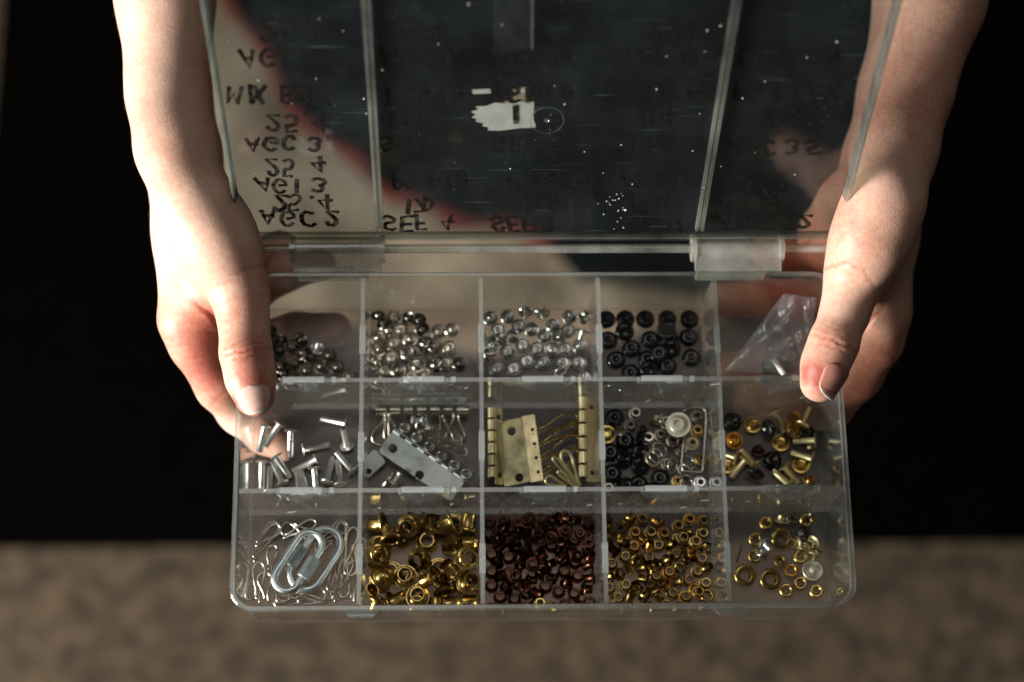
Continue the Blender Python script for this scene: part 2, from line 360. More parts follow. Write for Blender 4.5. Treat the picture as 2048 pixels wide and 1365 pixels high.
for x0, x1 in ((-126.6, -124.9), (124.9, 126.6)):
    mb = MB(); lbox(mb, x0, x1, 4.2, 153, 0.1, 6.2); lbox(mb, x0 + .5, x1 - .5, 4.2, 153, 6.3, 7.0); inbox(mb).build('side_rim', MT['edge'], LID)
mb = MB(); lbox(mb, -126.6, 126.6, 153.1, 154.8, -1.8, 6.2); inbox(mb).build('front_rim', MT['edge'], LID)
mb = MB(); lbox(mb, -126.4, 126.4, 4.0, 5.3, -1.8, 1.6); inbox(mb).build('rear_rim', MT['edge'], LID)
for (pa, pb) in (((738, 0), (755, 455)), ((1470, 0), (1400, 455))):
    xa, sa = lidpx(*pa); xb, sb = lidpx(*pb); x = (xa + xb) / 2
    mb = MB()
    for q in (-1, 1): lbox(mb, x + q * 1.15 - .55, x + q * 1.15 + .55, sb, 152.9, .05, 2.2)
    lbox(mb, x - .58, x + .58, sb, 152.9, .05, .7); inbox(mb).build('stiffening_rib', MT['edge'], LID)

# handwriting in black marker on the outside of the lid (it reads upside down and mirrored from here)
A_ = lambda *a: list(a)
def arc(cx, cy, rx, ry, a0, a1, n=9): return [(cx + rx * math.cos(math.radians(a0 + (a1 - a0) * k / n)), cy + ry * math.sin(math.radians(a0 + (a1 - a0) * k / n))) for k in range(n + 1)]
FONT = {'A': [[(0, 0), (.45, 1), (.9, 0)], [(.18, .38), (.75, .38)]], 'G': [arc(.5, .5, .45, .5, 50, 320) + [(.9, .45), (.5, .45)]], 'C': [arc(.5, .5, .45, .5, 50, 310)],
        'S': [arc(.45, .75, .38, .25, 30, 240, 7) + arc(.45, .25, .4, .25, 70, -150, 8)], 'E': [[(.8, 1), (.1, 1), (.1, 0), (.85, 0)], [(.1, .52), (.7, .52)]], 'F': [[(.85, 1), (.1, 1), (.1, 0)], [(.1, .52), (.7, .52)]],
        'M': [[(0, 0), (.1, 1), (.45, .4), (.8, 1), (.9, 0)]], 'I': [[(.4, 0), (.4, 1)]], 'X': [[(.05, 0), (.85, 1)], [(.05, 1), (.85, 0)]], 'B': [[(.1, 0), (.1, 1)] + arc(.35, .76, .4, .24, 90, -90, 6) + arc(.35, .26, .48, .26, 90, -90, 6) + [(.1, 0)]],
        'O': [arc(.45, .5, .42, .5, 0, 360, 14)], 'P': [[(.1, 0), (.1, 1)] + arc(.35, .74, .45, .26, 90, -90, 7) + [(.1, .48)]], 'L': [[(.15, 1), (.15, 0), (.75, 0)]], 'D': [[(.1, 0), (.1, 1)] + arc(.25, .5, .6, .5, 90, -90, 9) + [(.1, 0)]],
        '1': [[(.4, 0), (.45, 1)]], '2': [arc(.45, .72, .35, .28, 160, -20, 8) + [(.1, 0), (.85, .03)]], '3': [arc(.4, .75, .35, .25, 140, -80, 7) + arc(.4, .26, .42, .26, 80, -150, 8)], '4': [[(.7, 0), (.65, 1), (.05, .35), (.95, .35)]],
        '5': [[(.8, 1), (.2, 1), (.15, .55)] + arc(.4, .3, .42, .3, 110, -140, 8)], '7': [[(.05, 1), (.85, 1), (.35, 0)]], '8': [arc(.45, .75, .32, .25, 0, 360, 10), arc(.45, .25, .4, .25, 0, 360, 10)],
        '9': [arc(.45, .7, .35, .3, 0, 360, 10), [(.8, .75), (.6, 0)]], '0': [arc(.45, .5, .36, .5, 0, 360, 12)], '.': [[(.35, .05), (.42, .1)]], 'T': [[(.45, 0), (.45, 1)], [(.05, 1), (.9, 1)]]}
def ribbon(mb, pts, w):
    P = [Vector((x, s, 0)) for x, s in pts]; v = []
    for i, p in enumerate(P):
        t = (P[min(i + 1, len(P) - 1)] - P[max(i - 1, 0)]); t = t.normalized() if t.length > 1e-6 else Vector((1, 0, 0)); q = Vector((-t.y, t.x, 0)) * w / 2
        if i == 0: p = p - t * w * .4
        if i == len(P) - 1: p = p + t * w * .4
        v += [LP(p.x + q.x, p.y + q.y, ribbon.n), LP(p.x - q.x, p.y - q.y, ribbon.n)]
    ribbon.n -= 0.004
    mb.add(v, [(2 * i, 2 * i + 1, 2 * i + 3, 2 * i + 2) for i in range(len(P) - 1)])
TEXT = [('AGC 2', 525, 436, 36, 28), ('25.4', 548, 405, 34, 30), ('AG1 3', 512, 372, 36, 26), ('25 4', 532, 333, 36, 32), ('AGC 3', 490, 289, 37, 26), ('25.4', 532, 246, 36, 32), ('MIX BOX', 458, 190, 33, 34), ('AGC 4', 478, 117, 40, 34), ('25.4', 512, 62, 44, 40),
        ('SEF 4', 765, 447, 33, 28), ('17D', 805, 412, 30, 24), ('PSIPLO', 786, 362, 28, 32), ('SEF 2', 762, 287, 32, 28), ('197', 772, 240, 34, 30), ('PSIPLO', 772, 190, 29, 32), ('AGC 1', 760, 116, 34, 32), ('254', 775, 60, 40, 34),
        ('SEF 7', 982, 450, 31, 26), ('194', 1040, 405, 32, 30), ('PSIPLO', 1010, 360, 30, 30), ('SEF 9', 985, 288, 33, 28), ('1', 1024, 228, 20, 32), ('PSIPLO', 985, 188, 30, 30), ('AGC 10', 985, 116, 32, 30), ('1 4', 1010, 60, 40, 30),
        ('SEF 11', 1220, 455, 31, 26), ('1 94', 1250, 405, 32, 34), ('PSIPLO', 1238, 360, 30, 30), ('AGC 15', 1248, 290, 31, 26), ('174', 1265, 238, 32, 34), ('PSIPLEX', 1250, 188, 27, 30), ('SEF 12', 1240, 116, 31, 28), ('254', 1290, 60, 36, 30),
        ('AGC 8 2', 1437, 446, 32, 24), ('25 8', 1440, 415, 34, 26), ('174', 1490, 385, 36, 32), ('AGC 35', 1460, 297, 32, 26), ('174', 1518, 235, 36, 36), ('PSIPLEX', 1466, 186, 33, 32), ('SEF 20', 1480, 112, 38, 32)]
rt = random.Random(3)
for txt, x0, yc, cw, h in TEXT:
    if not txt: continue
    mb = MB(); cx = x0; ribbon.n = -1.60
    for ch in txt:
        if ch != ' ':
            jx, jy, sk = rt.uniform(-4, 4), rt.uniform(-3, 3), rt.uniform(-.25, .35)
            w = cw * rt.uniform(.66, .92)
            for st in FONT[ch]:
                pts = [lidpx(cx + jx + (u + sk * v) * w, yc + jy - h / 2 + v * h + rt.uniform(-1.6, 1.6), -1.6) for u, v in st]
                ribbon(mb, pts, rt.uniform(1.6, 2.3))
        cx += cw * (0.55 if ch in '1.I ' else 1)
    inbox(mb).build('handwriting', MT['ink'], LID, fix=False)
# torn sticker, tape, moulding mark and crack on the lid
def lidpoly(name, px, n, mat, parent, thick=0.12):
    P = [lidpx(x, y, n) for x, y in px]; k = len(P); mb = MB()
    v = [LP(x, s, n) for x, s in P] + [LP(x, s, n - thick) for x, s in P]
    mb.add(v, [tuple(range(k)), tuple(range(2 * k - 1, k - 1, -1))] + [(i, (i + 1) % k, k + (i + 1) % k, k + i) for i in range(k)])
    return inbox(mb).build(name, mat, parent)
stk = lidpoly('torn_sticker', [(1068, 204), (1067, 240), (1072, 252), (1070, 256), (1040, 257), (1000, 262), (975, 261), (978, 256), (964, 252), (968, 248), (950, 243), (955, 240), (944, 235), (952, 230), (942, 224), (958, 219), (950, 214), (975, 212), (990, 206), (1010, 207), (1035, 203)], -2.05, MT['paper'], LID)
lidpoly('sticker_scrap', [(1020, 176), (1060, 174), (1067, 180), (1068, 203), (1035, 202), (1012, 206), (1000, 203), (1022, 192), (1030, 186)], -2.06, MT['paper_b'], LID)
lidpoly('sticker_scrap', [(944, 180), (980, 178), (982, 187), (946, 189)], -2.06, MT['paper'], LID)
lidpoly('sticker_scrap', [(1028, 179), (1062, 178), (1064, 184), (1034, 186)], -1.85, MT['paper'], LID, .1)
lidpoly('clear_tape', [(985, -30), (1066, -30), (1063, 60), (1064, 96), (1010, 106), (988, 104)], .4, MT['tape'], LID, .2)
mb = MB(); cx, cs = lidpx(1094, 241)
mb.tube([LP(cx + 6.6 * math.cos(a * math.pi / 16), cs + 7.5 * math.sin(a * math.pi / 16), .1) for a in range(32)], .22, 5, closed=True)
mb.tube([LP(cx + .8 * math.cos(a * math.pi / 4), cs + .8 * math.sin(a * math.pi / 4), .1) for a in range(8)], .5, 5, closed=True)
inbox(mb).build('moulding_mark', MT['clip'], LID)
mb = MB(); mb.tube([LP(*lidpx(1064, y), .7) for y in (-20, 40, 70, 96)], .45, 6); inbox(mb).build('tape_edge', MT['clip'], LID)
for q in ([(672, 330), (690, 350), (720, 388)], [(670, 322), (700, 352), (722, 384)]):
    mb = MB(); mb.tube([LP(*lidpx(*p), .12) for p in q], .16, 5); inbox(mb).build('scratch', MT['clip'], LID)
mb = MB()
for _ in range(70):                                      # specks of glue and dust on the inside of the lid
    if rt.random() < .3: x, s = lidpx(rt.gauss(1235, 14), rt.gauss(408, 22))
    else: x, s = rt.uniform(-120, 120), rt.uniform(10, 140)
    r_ = rt.uniform(.12, .38) * (1.5 if rt.random() < .1 else 1)
    k = 6; mb.add([LP(x + r_ * math.cos(a * 2 * math.pi / k), s + r_ * 1.3 * math.sin(a * 2 * math.pi / k), .15) for a in range(k)] + [LP(x, s, .15 + r_ * .5)], [(i, (i + 1) % k, k) for i in range(k)])
o = inbox(mb).build('dust_specks', MT['paper'], LID); o['kind'] = 'stuff'

def smooth2(p): return [tuple((1 - t) ** 2 * p[0][i] + 2 * t * (1 - t) * p[1][i] + t * t * p[2][i] for i in range(3)) for t in (0, .2, .4, .6, .8, 1)]
# moulding marks on the dividers and floor, a few fibres
def mark(px, py, y=None, z=None, r=6.2):
    c = at(px, py, z=z, Y=y); mb = MB()
    if y is not None: P = [(c[0] + r * math.cos(a * math.pi / 16), y, c[2] + r * math.sin(a * math.pi / 16)) for a in range(32)]
    else: P = [(c[0] + r * math.cos(a * math.pi / 16), c[1] + r * math.sin(a * math.pi / 16), z) for a in range(32)]
    mb.tube(P, .16, 5, closed=True); inbox(mb).build('moulding_mark', MT['clip'], BOX)
mark(1083, 1012, y=ROWY[1] - 1.2, r=6.0); mark(918, 772, y=ROWY[2] - 1.1, r=4.5); mark(1228, 776, y=ROWY[2] - 1.1, r=4.2)
rf = random.Random(4); mb = MB()
for _ in range(26):
    x, s_ = rf.uniform(-118, 118), rf.uniform(-36, -6); y = ROWY[rf.choice((1, 1, 2))] - 1.25; a = rf.uniform(0, 6.28); l = rf.uniform(1.5, 5)
    mb.tube(smooth2([(x, y, s_), (x + l * .5 * math.cos(a) + rf.uniform(-.6, .6), y - .2, s_ + l * .5 * math.sin(a)), (x + l * math.cos(a), y - .1, s_ + l * math.sin(a) + rf.uniform(-.6, .6))]), .07, 4)
o = inbox(mb).build('lint', MT['paper'], BOX); o['kind'] = 'stuff'

# ================================================================ hardware shapes (mm): lathe profiles
def P_eye(R, rb, h, t=.35):
    return ([(rb - t, h), (rb, h), (rb, .22 * R), (rb + .25 * (R - rb), .13 * R), (R - .15, .11 * R), (R, .03 * R), (R - .25, -.05 * R), ((R + rb) / 2, -.10 * R), (rb, -.06 * R), (rb - t, .08 * R)], True)
def P_riv(R, rs, L):
    return ([(0, -.5), (R * .6, -.45), (R - .15, -.2), (R, .05), (R - .25, .3), (rs + .25, .4), (rs, .7), (rs, L), (rs - .5, L + .05), (rs - .6, L - 2.5), (0, L - 2.5)], False)
def P_cap(R, rp, L):
    return ([(0, -.55), (R * .7, -.45), (R - .1, -.1), (R, .25), (R - .25, .55), (R * .75, .45), (R * .62, -.05), (rp + .25, -.15), (rp, .1), (rp, L - .5 * rp), (rp * .7, L - .1), (0, L)], False)
def P_dome(R, h):
    return ([(0, h * .72), (R * .22, h * .74), (R * .36, h * .95), (R * .55, h), (R * .78, h * .82), (R * .94, h * .42), (R, 0), (R * .96, -.25), (R * .8, -.3), (R * .72, .15), (R * .5, .35), (R * .38, .3), (R * .36, h * .55), (0, h * .6)], False)
def P_sock(R, h):   # flanged cap open in the middle
    return ([(0, .5), (R * .3, .55), (R * .34, h), (R * .5, h + .1), (R * .6, h * .5), (R * .8, .45), (R, .5), (R + .02, .1), (R - .2, -.2), (R * .6, -.3), (0, -.25)], False)
def P_ring(R, r):
    return ([(R + r * math.cos(2 * math.pi * k / 8), r * math.sin(2 * math.pi * k / 8)) for k in range(8)], True)
TYPES = {  # profile, segments
 'eyeL': (P_eye(5.15, 3.05, 6.3), 26), 'eyeC': (P_eye(3.05, 1.8, 4.0, .3), 18), 'eyeS': (P_eye(2.9, 1.85, 3.9, .3), 18),
 'eyeM': (P_eye(3.0, 1.75, 2.6, .3), 20), 'eyeX': (P_eye(4.7, 2.6, 3.2), 26), 'riv': (P_riv(3.0, 1.45, 11.5), 18), 'rivB': (P_riv(3.4, 1.35, 9.5), 18),
 'cap': (P_cap(3.4, 1.3, 2.0), 20), 'post': (P_cap(3.3, .95, 4.6), 20), 'dome': (P_dome(4.25, 1.7), 24), 'sock': (P_sock(3.9, 1.6), 20),
 'wash': (P_sock(5.4, 1.8), 28), 'ring': (P_ring(3.4, .45), 22), 'disc': (P_cap(4.5, 1.5, 2.6), 24), 'ball': ([(0, -1.5), (.8, -1.25), (1.4, -.5), (1.4, .5), (.8, 1.25), (0, 1.5)], False)}
TYPES['ball'] = (TYPES['ball'], 14)
BAKED = ('21,riv,silver,-2376,1695,-770,329,368,-81,0;21,riv,silver,-2251,1712,-769,329,315,-207,0;21,riv,silver,-2150,1654,-769,329,377,-9,0;21,riv,silver,-1672,1715,-770,329,-94,-365,0;21,riv,silver,-2042,1483,-770,329,-83,367,0;21,riv,silver,-1925,1397,-769,329,172,-335,0;'
'21,riv,silver,-1605,1289,-770,329,-285,-246,0;21,riv,silver,-1940,1319,-769,329,375,36,0;21,riv,silver,-1828,1194,-770,329,-372,62,0;21,riv,silver,-1712,1171,-770,329,-373,-53,0;21,riv,silver,-2392,1377,-769,329,377,0,0;21,riv,silver,-2276,1427,-769,329,316,205,0;'
'21,riv,silver,-2210,1185,-769,329,-341,-159,0;21,riv,silver,-2322,1107,-769,329,-377,-9,0;21,riv,silver,-2060,1084,-770,329,-373,-49,0;21,riv,silver,-1989,1078,-770,329,-357,-119,0;21,riv,silver,-1665,1523,-799,485,-119,-21,0;12,cap,nickel,-1406,2514,-811,497,39,-37,13;'
'12,cap,nickel,-1270,2459,-819,500,1,11,3;12,cap,nickel,-1396,2408,-808,494,69,21,18;12,cap,nickel,-1409,2281,-806,489,-31,-75,-64;12,cap,nickel,-1289,2325,-819,497,-10,3,-53;12,cap,nickel,-1345,2205,-819,495,0,-10,67;12,cap,nickel,-1226,2214,-812,493,-6,49,-66;'
'12,cap,nickel,-1123,2499,-812,498,33,34,12;12,cap,nickel,-770,2419,-819,500,3,10,-2;12,cap,nickel,-752,2585,-813,498,-10,41,-12;12,cap,nickel,-869,2571,-819,500,-3,11,-12;12,cap,nickel,-900,2442,-819,500,-7,8,-4;12,cap,nickel,-810,2272,-819,499,-2,11,-33;'
'12,cap,nickel,-1312,2581,-808,494,15,-70,-24;12,cap,nickel,-1209,2580,-819,500,7,-8,-10;12,cap,nickel,-1406,2109,-811,469,51,-4,-165;12,cap,nickel,-1111,2151,-819,493,1,11,83;12,cap,nickel,-980,2178,-819,500,-10,4,5;12,cap,nickel,-1056,2385,-819,499,9,-5,25;'
'12,cap,nickel,-1267,2702,-819,500,-3,-11,1;12,sock,nickel,-991,2455,-791,486,-110,-38,16;12,sock,nickel,-1060,2249,-797,498,-38,-9,20;12,sock,nickel,-897,2286,-800,491,-50,-74,39;12,sock,nickel,-1154,2373,-804,494,24,-72,-13;12,cap,nickel_d,-1407,2711,-791,475,-148,-27,-40;'
'12,cap,nickel_d,-1137,2693,-805,482,-5,-87,102;12,cap,nickel_d,-1355,2642,-794,481,-90,-103,-17;12,cap,nickel_d,-1014,2590,-805,489,69,55,-54;12,cap,nickel_d,-682,2272,-816,499,-6,27,-24;12,cap,nickel_d,-1045,2678,-819,499,8,-7,34;13,cap,silver_g,-406,2695,-819,500,6,8,-16;'
'13,cap,silver_g,-258,2384,-819,500,-10,-3,8;13,cap,silver_g,-121,2440,-819,500,-6,-9,-9;13,cap,silver_g,6,2406,-819,500,-3,-10,-7;13,cap,silver_g,138,2401,-812,497,10,-46,-29;13,cap,silver_g,255,2402,-819,500,8,-8,12;13,cap,silver_g,385,2431,-819,500,-8,6,13;'
'13,cap,silver_g,-85,2292,-819,500,4,-10,15;13,cap,silver_g,49,2281,-819,500,-10,3,-1;13,cap,silver_g,237,2272,-819,500,11,-3,10;13,cap,silver_g,374,2274,-819,498,11,-2,42;13,cap,silver_g,-355,2225,-819,500,-9,3,0;13,cap,silver_g,-205,2222,-819,500,-3,-11,1;'
'13,cap,silver_g,74,2525,-819,500,-6,8,4;13,cap,silver_g,-155,2618,-819,500,10,3,13;13,cap,silver_g,-340,2579,-819,491,9,-6,93;13,cap,silver_g,-402,2447,-819,500,-8,7,-18;13,cap,silver_g,-44,2586,-812,497,14,45,-24;13,cap,silver_g,283,2572,-819,500,8,-8,7;'
'13,cap,silver_g,-205,2524,-807,454,53,-53,-196;13,post,silver_g,-253,2704,-819,499,6,9,33;13,post,silver_g,-91,2739,-774,424,257,-34,56;13,post,silver_g,437,2686,-777,438,31,-232,-58;13,post,silver_g,299,2704,-819,499,-7,9,-34;13,post,silver_g,408,2561,-766,311,376,-109,-6;'
'13,post,silver_g,198,2207,-800,408,111,-16,-266;13,post,silver_g,408,2143,-819,486,4,10,-117;13,post,silver_g,203,2521,-804,491,92,-28,2;13,post,silver_g,56,2730,-778,446,223,32,-17;13,post,silver_g,-450,2340,-769,409,-2,288,0;13,post,silver_g,-314,2484,-779,460,-54,180,-51;'
'13,post,silver_g,150,2622,-815,483,-28,16,-123;13,post,silver_g,-417,2496,-771,474,-98,120,37;14,dome,black,628,2682,-824,500,0,0,6;14,dome,black,799,2685,-824,500,0,0,-4;14,dome,black,977,2684,-824,500,0,0,0;14,dome,black,1177,2685,-824,500,0,0,0;'
'14,dome,black,1373,2684,-824,500,0,0,0;14,dome,black,640,2489,-824,500,0,0,2;14,dome,black,845,2411,-824,500,0,0,-4;14,dome,black,705,2306,-824,500,0,0,0;14,dome,black,1015,2494,-824,500,0,0,-4;14,dome,black,1358,2513,-824,500,0,0,0;'
'14,dome,black,982,2311,-824,500,0,0,9;14,dome,black,1376,2322,-824,500,0,0,0;14,dome,black,1160,2244,-824,500,0,0,3;14,dome,black,831,2183,-824,500,0,0,0;14,dome,black,1186,2503,-824,500,0,0,-3;14,dome,black,787,2565,-804,495,66,-17,8;'
'14,dome,black,1197,2401,-799,493,79,-22,-2;14,dome,black,1084,2346,-774,499,21,-22,-12;14,dome,black,992,2206,-801,494,74,20,16;14,dome,black,1156,2571,-758,15,468,-172,34;11,cap,nickel_d,-2368,2576,-819,494,11,1,-77;11,cap,nickel_d,-2090,2492,-803,485,-58,79,-73;'
'11,cap,nickel_d,-1834,2353,-819,497,10,-4,-53;11,cap,nickel_d,-1762,2243,-819,497,11,2,-53;11,cap,nickel_d,-2034,2216,-819,498,1,-10,46;11,cap,nickel_d,-1899,2120,-819,492,10,-2,88;11,cap,nickel_d,-2235,2186,-804,491,-64,-69,18;11,cap,nickel_d,-1905,2252,-814,496,32,-12,-53;'
'11,cap,nickel_d,-2059,2363,-787,483,-78,-100,27;11,cap,nickel_d,-2337,2299,-819,484,9,5,125;11,cap,nickel_d,-2284,2404,-809,488,-34,54,-86;11,cap,nickel_d,-2160,2440,-819,478,0,11,148;11,cap,nickel_d,-2390,2454,-813,493,37,16,74;11,cap,nickel_d,-2145,2288,-819,493,-10,2,-84;'
'11,cap,nickel_d,-2255,2231,-771,486,-106,-50,4;11,cap,nickel_d,-2270,2490,-799,486,-109,22,-40;11,cap,nickel_d,-2007,2349,-819,489,-9,6,102;11,cap,nickel_d,-2364,2190,-811,497,49,-14,13;11,cap,nickel_d,-2151,2154,-819,495,-6,-9,71;11,post,silver,-1947,2417,-805,490,-67,57,-42;'
'11,cap,nickel_d,-1649,2161,-819,500,1,-5,1;25,dome,black,1710,1729,-806,499,-17,20,0;25,dome,black,2355,1621,-806,499,-17,20,0;25,dome,black,2046,1377,-806,499,-17,20,0;25,dome,black,2015,1645,-737,433,86,-235,0;25,dome,black,1879,1243,-728,397,286,-104,0;'
'25,sock,brass,1892,1695,-812,498,-38,-22,0;25,sock,brass,2129,1530,-812,498,-38,-22,0;25,sock,brass,2294,1331,-812,498,-38,-22,0;25,sock,brass,1647,1334,-812,498,-38,-22,0;25,sock,gold,1720,1555,-812,498,0,44,0;25,sock,brass,2221,1630,-749,483,-44,122,0;'
'25,eyeM,gold,2261,1763,-807,492,30,-82,0;25,eyeM,copper,1925,1460,-807,492,-86,-15,0;25,rivB,brass_p,2419,1540,-742,314,0,-389,0;25,rivB,brass_p,2386,1371,-743,314,-143,-362,0;25,rivB,brass_p,2081,1793,-742,314,348,174,0;25,rivB,brass_p,1885,1316,-743,314,-308,-237,0;'
'25,rivB,brass_p,1797,1363,-743,314,298,-250,0;25,rivB,brass_p,2134,1309,-743,314,294,255,0;25,rivB,brass_p,2169,1142,-743,314,-289,-260,0;25,rivB,brass_p,1719,1386,-743,314,-158,-355,0;25,rivB,brass_p,2313,1673,-742,314,-348,174,0;25,ball,brass_p,2381,1490,-799,500,0,9,0;'
'25,eyeM,brass,2351,1183,-799,483,-112,65,0;35,eyeX,brass,1752,360,-760,26,-353,-353,0;35,eyeX,brass,1970,324,-760,26,-353,-353,0;35,eyeX,brass,2086,678,-760,26,-353,-353,0;35,eyeM,brass,1860,670,-772,44,-431,249,0;35,eyeM,brass,1847,527,-772,44,-352,352,0;'
'35,eyeM,brass,1959,819,-772,44,431,249,0;35,eyeM,brass,2060,480,-772,44,481,-129,0;35,eyeM,brass,2238,518,-772,44,0,498,0;35,eyeM,brass,2225,291,-772,44,0,498,0;35,eyeM,brass,2103,229,-772,44,-352,352,0;35,eyeM,brass,2357,222,-772,44,0,498,0;'
'35,eyeM,gold,2152,399,-771,52,-249,431,0;35,eyeM,brass,2309,830,-748,87,-492,0,0;35,ball,nickel_d,2346,880,-739,498,0,44,0;35,eyeM,nickel_d,2289,724,-797,492,0,87,0;35,eyeM,nickel_d,2185,845,-815,498,0,44,0;35,eyeM,brass_p,2086,832,-779,433,-246,43,0;'
'35,eyeM,brass_p,2219,635,-752,397,53,-300,0;35,eyeM,brass_p,2353,642,-736,422,154,-220,0;35,eyeM,brass_p,2269,591,-762,444,217,-79,0;35,post,brass_p,2358,555,-730,250,430,-51,0;35,disc,cream,2334,398,-773,499,-23,13,0;35,post,silver,1938,630,-775,444,200,115,0;'
'35,post,silver,1906,572,-769,250,375,217,0;24,wash,cream,1204,1632,-544,497,18,-49,0;24,dome,black,895,1607,-752,247,-110,397,-139;24,dome,black,677,1771,-824,500,0,0,1;24,dome,black,745,1397,-804,494,13,66,37;24,dome,black,642,1271,-824,499,0,0,-33;'
'24,dome,black,892,1332,-799,485,68,47,-90;24,dome,black,952,1095,-802,327,-9,70,-371;24,dome,black,753,1148,-804,478,0,-68,130;24,dome,black,893,1459,-813,485,19,31,116;24,dome,black,764,1564,-824,493,0,0,-86;24,dome,black,1059,1224,-824,498,0,0,41;'
'24,dome,black,632,1459,-824,499,0,0,-26;24,dome,black,870,1171,-824,500,0,0,13;24,sock,brass,602,1621,-824,496,0,0,-64;24,eyeS,nickel,967,1581,-824,482,0,0,132;24,eyeS,nickel,860,1804,-824,490,0,0,102;24,eyeS,nickel,1063,1749,-784,277,-191,-125,348;'
'24,eyeS,nickel,1131,1725,-824,499,0,0,23;24,eyeM,nickel_d,1405,1781,-824,490,0,0,-101;24,eyeM,brass_p,1353,1536,-824,489,0,0,-104;24,eyeM,nickel_d,814,1698,-824,499,0,0,-34;24,eyeM,nickel_d,1077,1614,-824,500,0,0,5;24,eyeS,nickel,720,1643,-799,474,-121,3,104;'
'24,eyeS,nickel,1181,1559,-824,464,0,0,185;24,ring,silver_g,1306,1356,-781,475,-91,123,31;24,eyeS,brass,1417,1387,-816,490,-26,37,-90;24,eyeM,brass,1215,1192,-824,498,0,0,47;24,ring,silver_g,1283,1177,-783,479,6,143,-20;24,eyeM,silver_g,1407,1180,-824,497,0,0,-56;'
'24,ring,brass_p,994,1391,-787,482,-58,117,-26;24,ring,silver_g,1023,1419,-787,478,-67,112,-64;24,ring,silver_g,1059,1473,-792,478,-64,95,-92;24,ring,silver_g,1167,1327,-769,448,66,210,-18;24,eyeM,nickel_d,1128,1351,-824,500,0,0,-16;24,eyeS,nickel_d,1255,1470,-824,499,0,0,32;'
'24,eyeS,nickel,604,1127,-824,499,0,0,-33;24,eyeS,brass,1398,1644,-824,487,0,0,112;24,eyeM,nickel_d,1271,1299,-824,500,0,0,-20;32,eyeL,brass,-1369,536,-605,472,87,-5,139;32,eyeL,brass,-1119,785,-649,99,-24,-98,480;32,eyeL,brass,-751,803,-593,250,337,-158,-222;'
'32,eyeL,brass,-1025,821,-735,404,-94,-280,-7;32,eyeL,brass,-926,768,-745,81,-12,245,428;32,eyeL,brass,-625,750,-620,82,3,295,396;32,eyeL,brass,-1344,344,-648,225,64,85,434;32,eyeL,brass,-1263,642,-608,252,-312,-266,-136;32,eyeL,brass,-743,624,-783,443,-73,-89,-201;'
'32,eyeL,brass,-552,627,-656,283,228,-221,-263;32,eyeL,brass,-734,369,-651,440,-180,-137,71;32,eyeL,brass,-1376,555,-736,396,247,-156,88;32,eyeL,brass,-1148,350,-682,308,0,0,-394;32,eyeL,brass,-633,486,-577,487,22,81,-79;32,eyeL,brass,-867,432,-819,500,0,0,-18;'
'32,eyeL,brass,-1363,315,-757,437,108,-168,139;32,eyeL,brass,-1260,138,-737,409,-41,269,92;32,eyeL,brass,-1042,177,-682,355,-7,-6,-352;32,eyeL,brass,-894,343,-603,217,303,-321,-90;32,eyeL,brass,-709,301,-734,290,-242,325,-43;32,eyeL,brass,-623,285,-643,490,-17,82,50;'
'32,eyeL,brass,-1372,172,-734,292,384,-130,-19;32,eyeL,brass,-896,51,-729,292,-256,221,225;32,eyeL,brass,-683,137,-730,350,-18,-348,75;32,eyeL,brass,-537,143,-730,351,-46,-351,46;32,eyeL,brass,-1334,819,-733,90,-365,-173,280;32,eyeL,brass,-1027,521,-774,384,135,-7,-290;'
'32,eyeL,brass,-734,818,-819,495,0,0,-67;32,eyeL,brass,-1171,719,-819,439,0,0,-239;32,eyeL,brass,-965,667,-819,404,0,0,-295;32,eyeL,brass,-1051,134,-819,468,0,0,176;32,eyeL,brass,-813,220,-734,284,-405,7,71;32,eyeL,brass,-1273,408,-819,495,0,0,-71;'
'32,eyeL,brass,-631,499,-819,495,0,0,68;32,eyeL,brass,-1370,643,-819,500,0,0,-16;32,eyeL,brass,-1083,335,-819,459,0,0,-197;33,eyeC,copper,102,633,-824,496,0,0,59;33,eyeC,copper,272,858,-773,293,38,401,50;33,eyeC,copper,208,760,-824,497,0,0,52;'
'33,eyeC,copper,-415,408,-824,462,0,0,-191;33,eyeC,copper,408,594,-824,490,0,0,-101;33,eyeC,copper,360,254,-773,178,-316,249,-238;33,eyeC,copper,42,278,-824,477,0,0,151;33,eyeC,copper,164,569,-773,278,366,166,-104;33,eyeC,copper,-415,289,-823,496,0,0,-65;'
'33,eyeC,copper,-83,769,-773,296,379,-134,-23;33,eyeC,copper,154,235,-824,485,0,0,-123;33,eyeC,copper,325,106,-801,452,13,-123,174;33,eyeC,copper,24,96,-824,499,0,0,32;33,eyeC,copper,-378,718,-773,275,-51,399,113;33,eyeC,copper,-189,306,-824,496,0,0,64;'
'33,eyeC,copper,414,715,-823,498,0,0,49;33,eyeC,copper,-303,859,-823,397,0,0,304;33,eyeC,copper,-1,600,-773,176,61,398,-239;33,eyeC,copper,-90,858,-750,0,459,-199,0;33,eyeC,copper,191,859,-798,414,-123,-58,244;33,eyeC,copper,453,350,-773,53,401,-33,-292;'
'33,eyeC,copper,-108,83,-773,254,-387,112,-153;33,eyeC,copper,-302,119,-772,280,367,150,-118;33,eyeC,copper,-135,545,-773,151,-390,100,-255;33,eyeC,copper,-414,558,-823,494,0,0,-76;33,eyeC,copper,-110,333,-773,294,-55,399,-37;33,eyeC,copper,205,409,-824,459,0,0,199;'
'33,eyeC,copper,-191,437,-773,297,-146,373,33;33,eyeC,copper,211,120,-824,461,0,0,-193;33,eyeC,copper,415,140,-823,397,0,0,-304;33,eyeC,copper,238,590,-773,252,274,294,157;33,eyeC,copper,-467,677,-771,323,137,330,134;33,eyeC,copper,-61,465,-824,389,0,0,-314;'
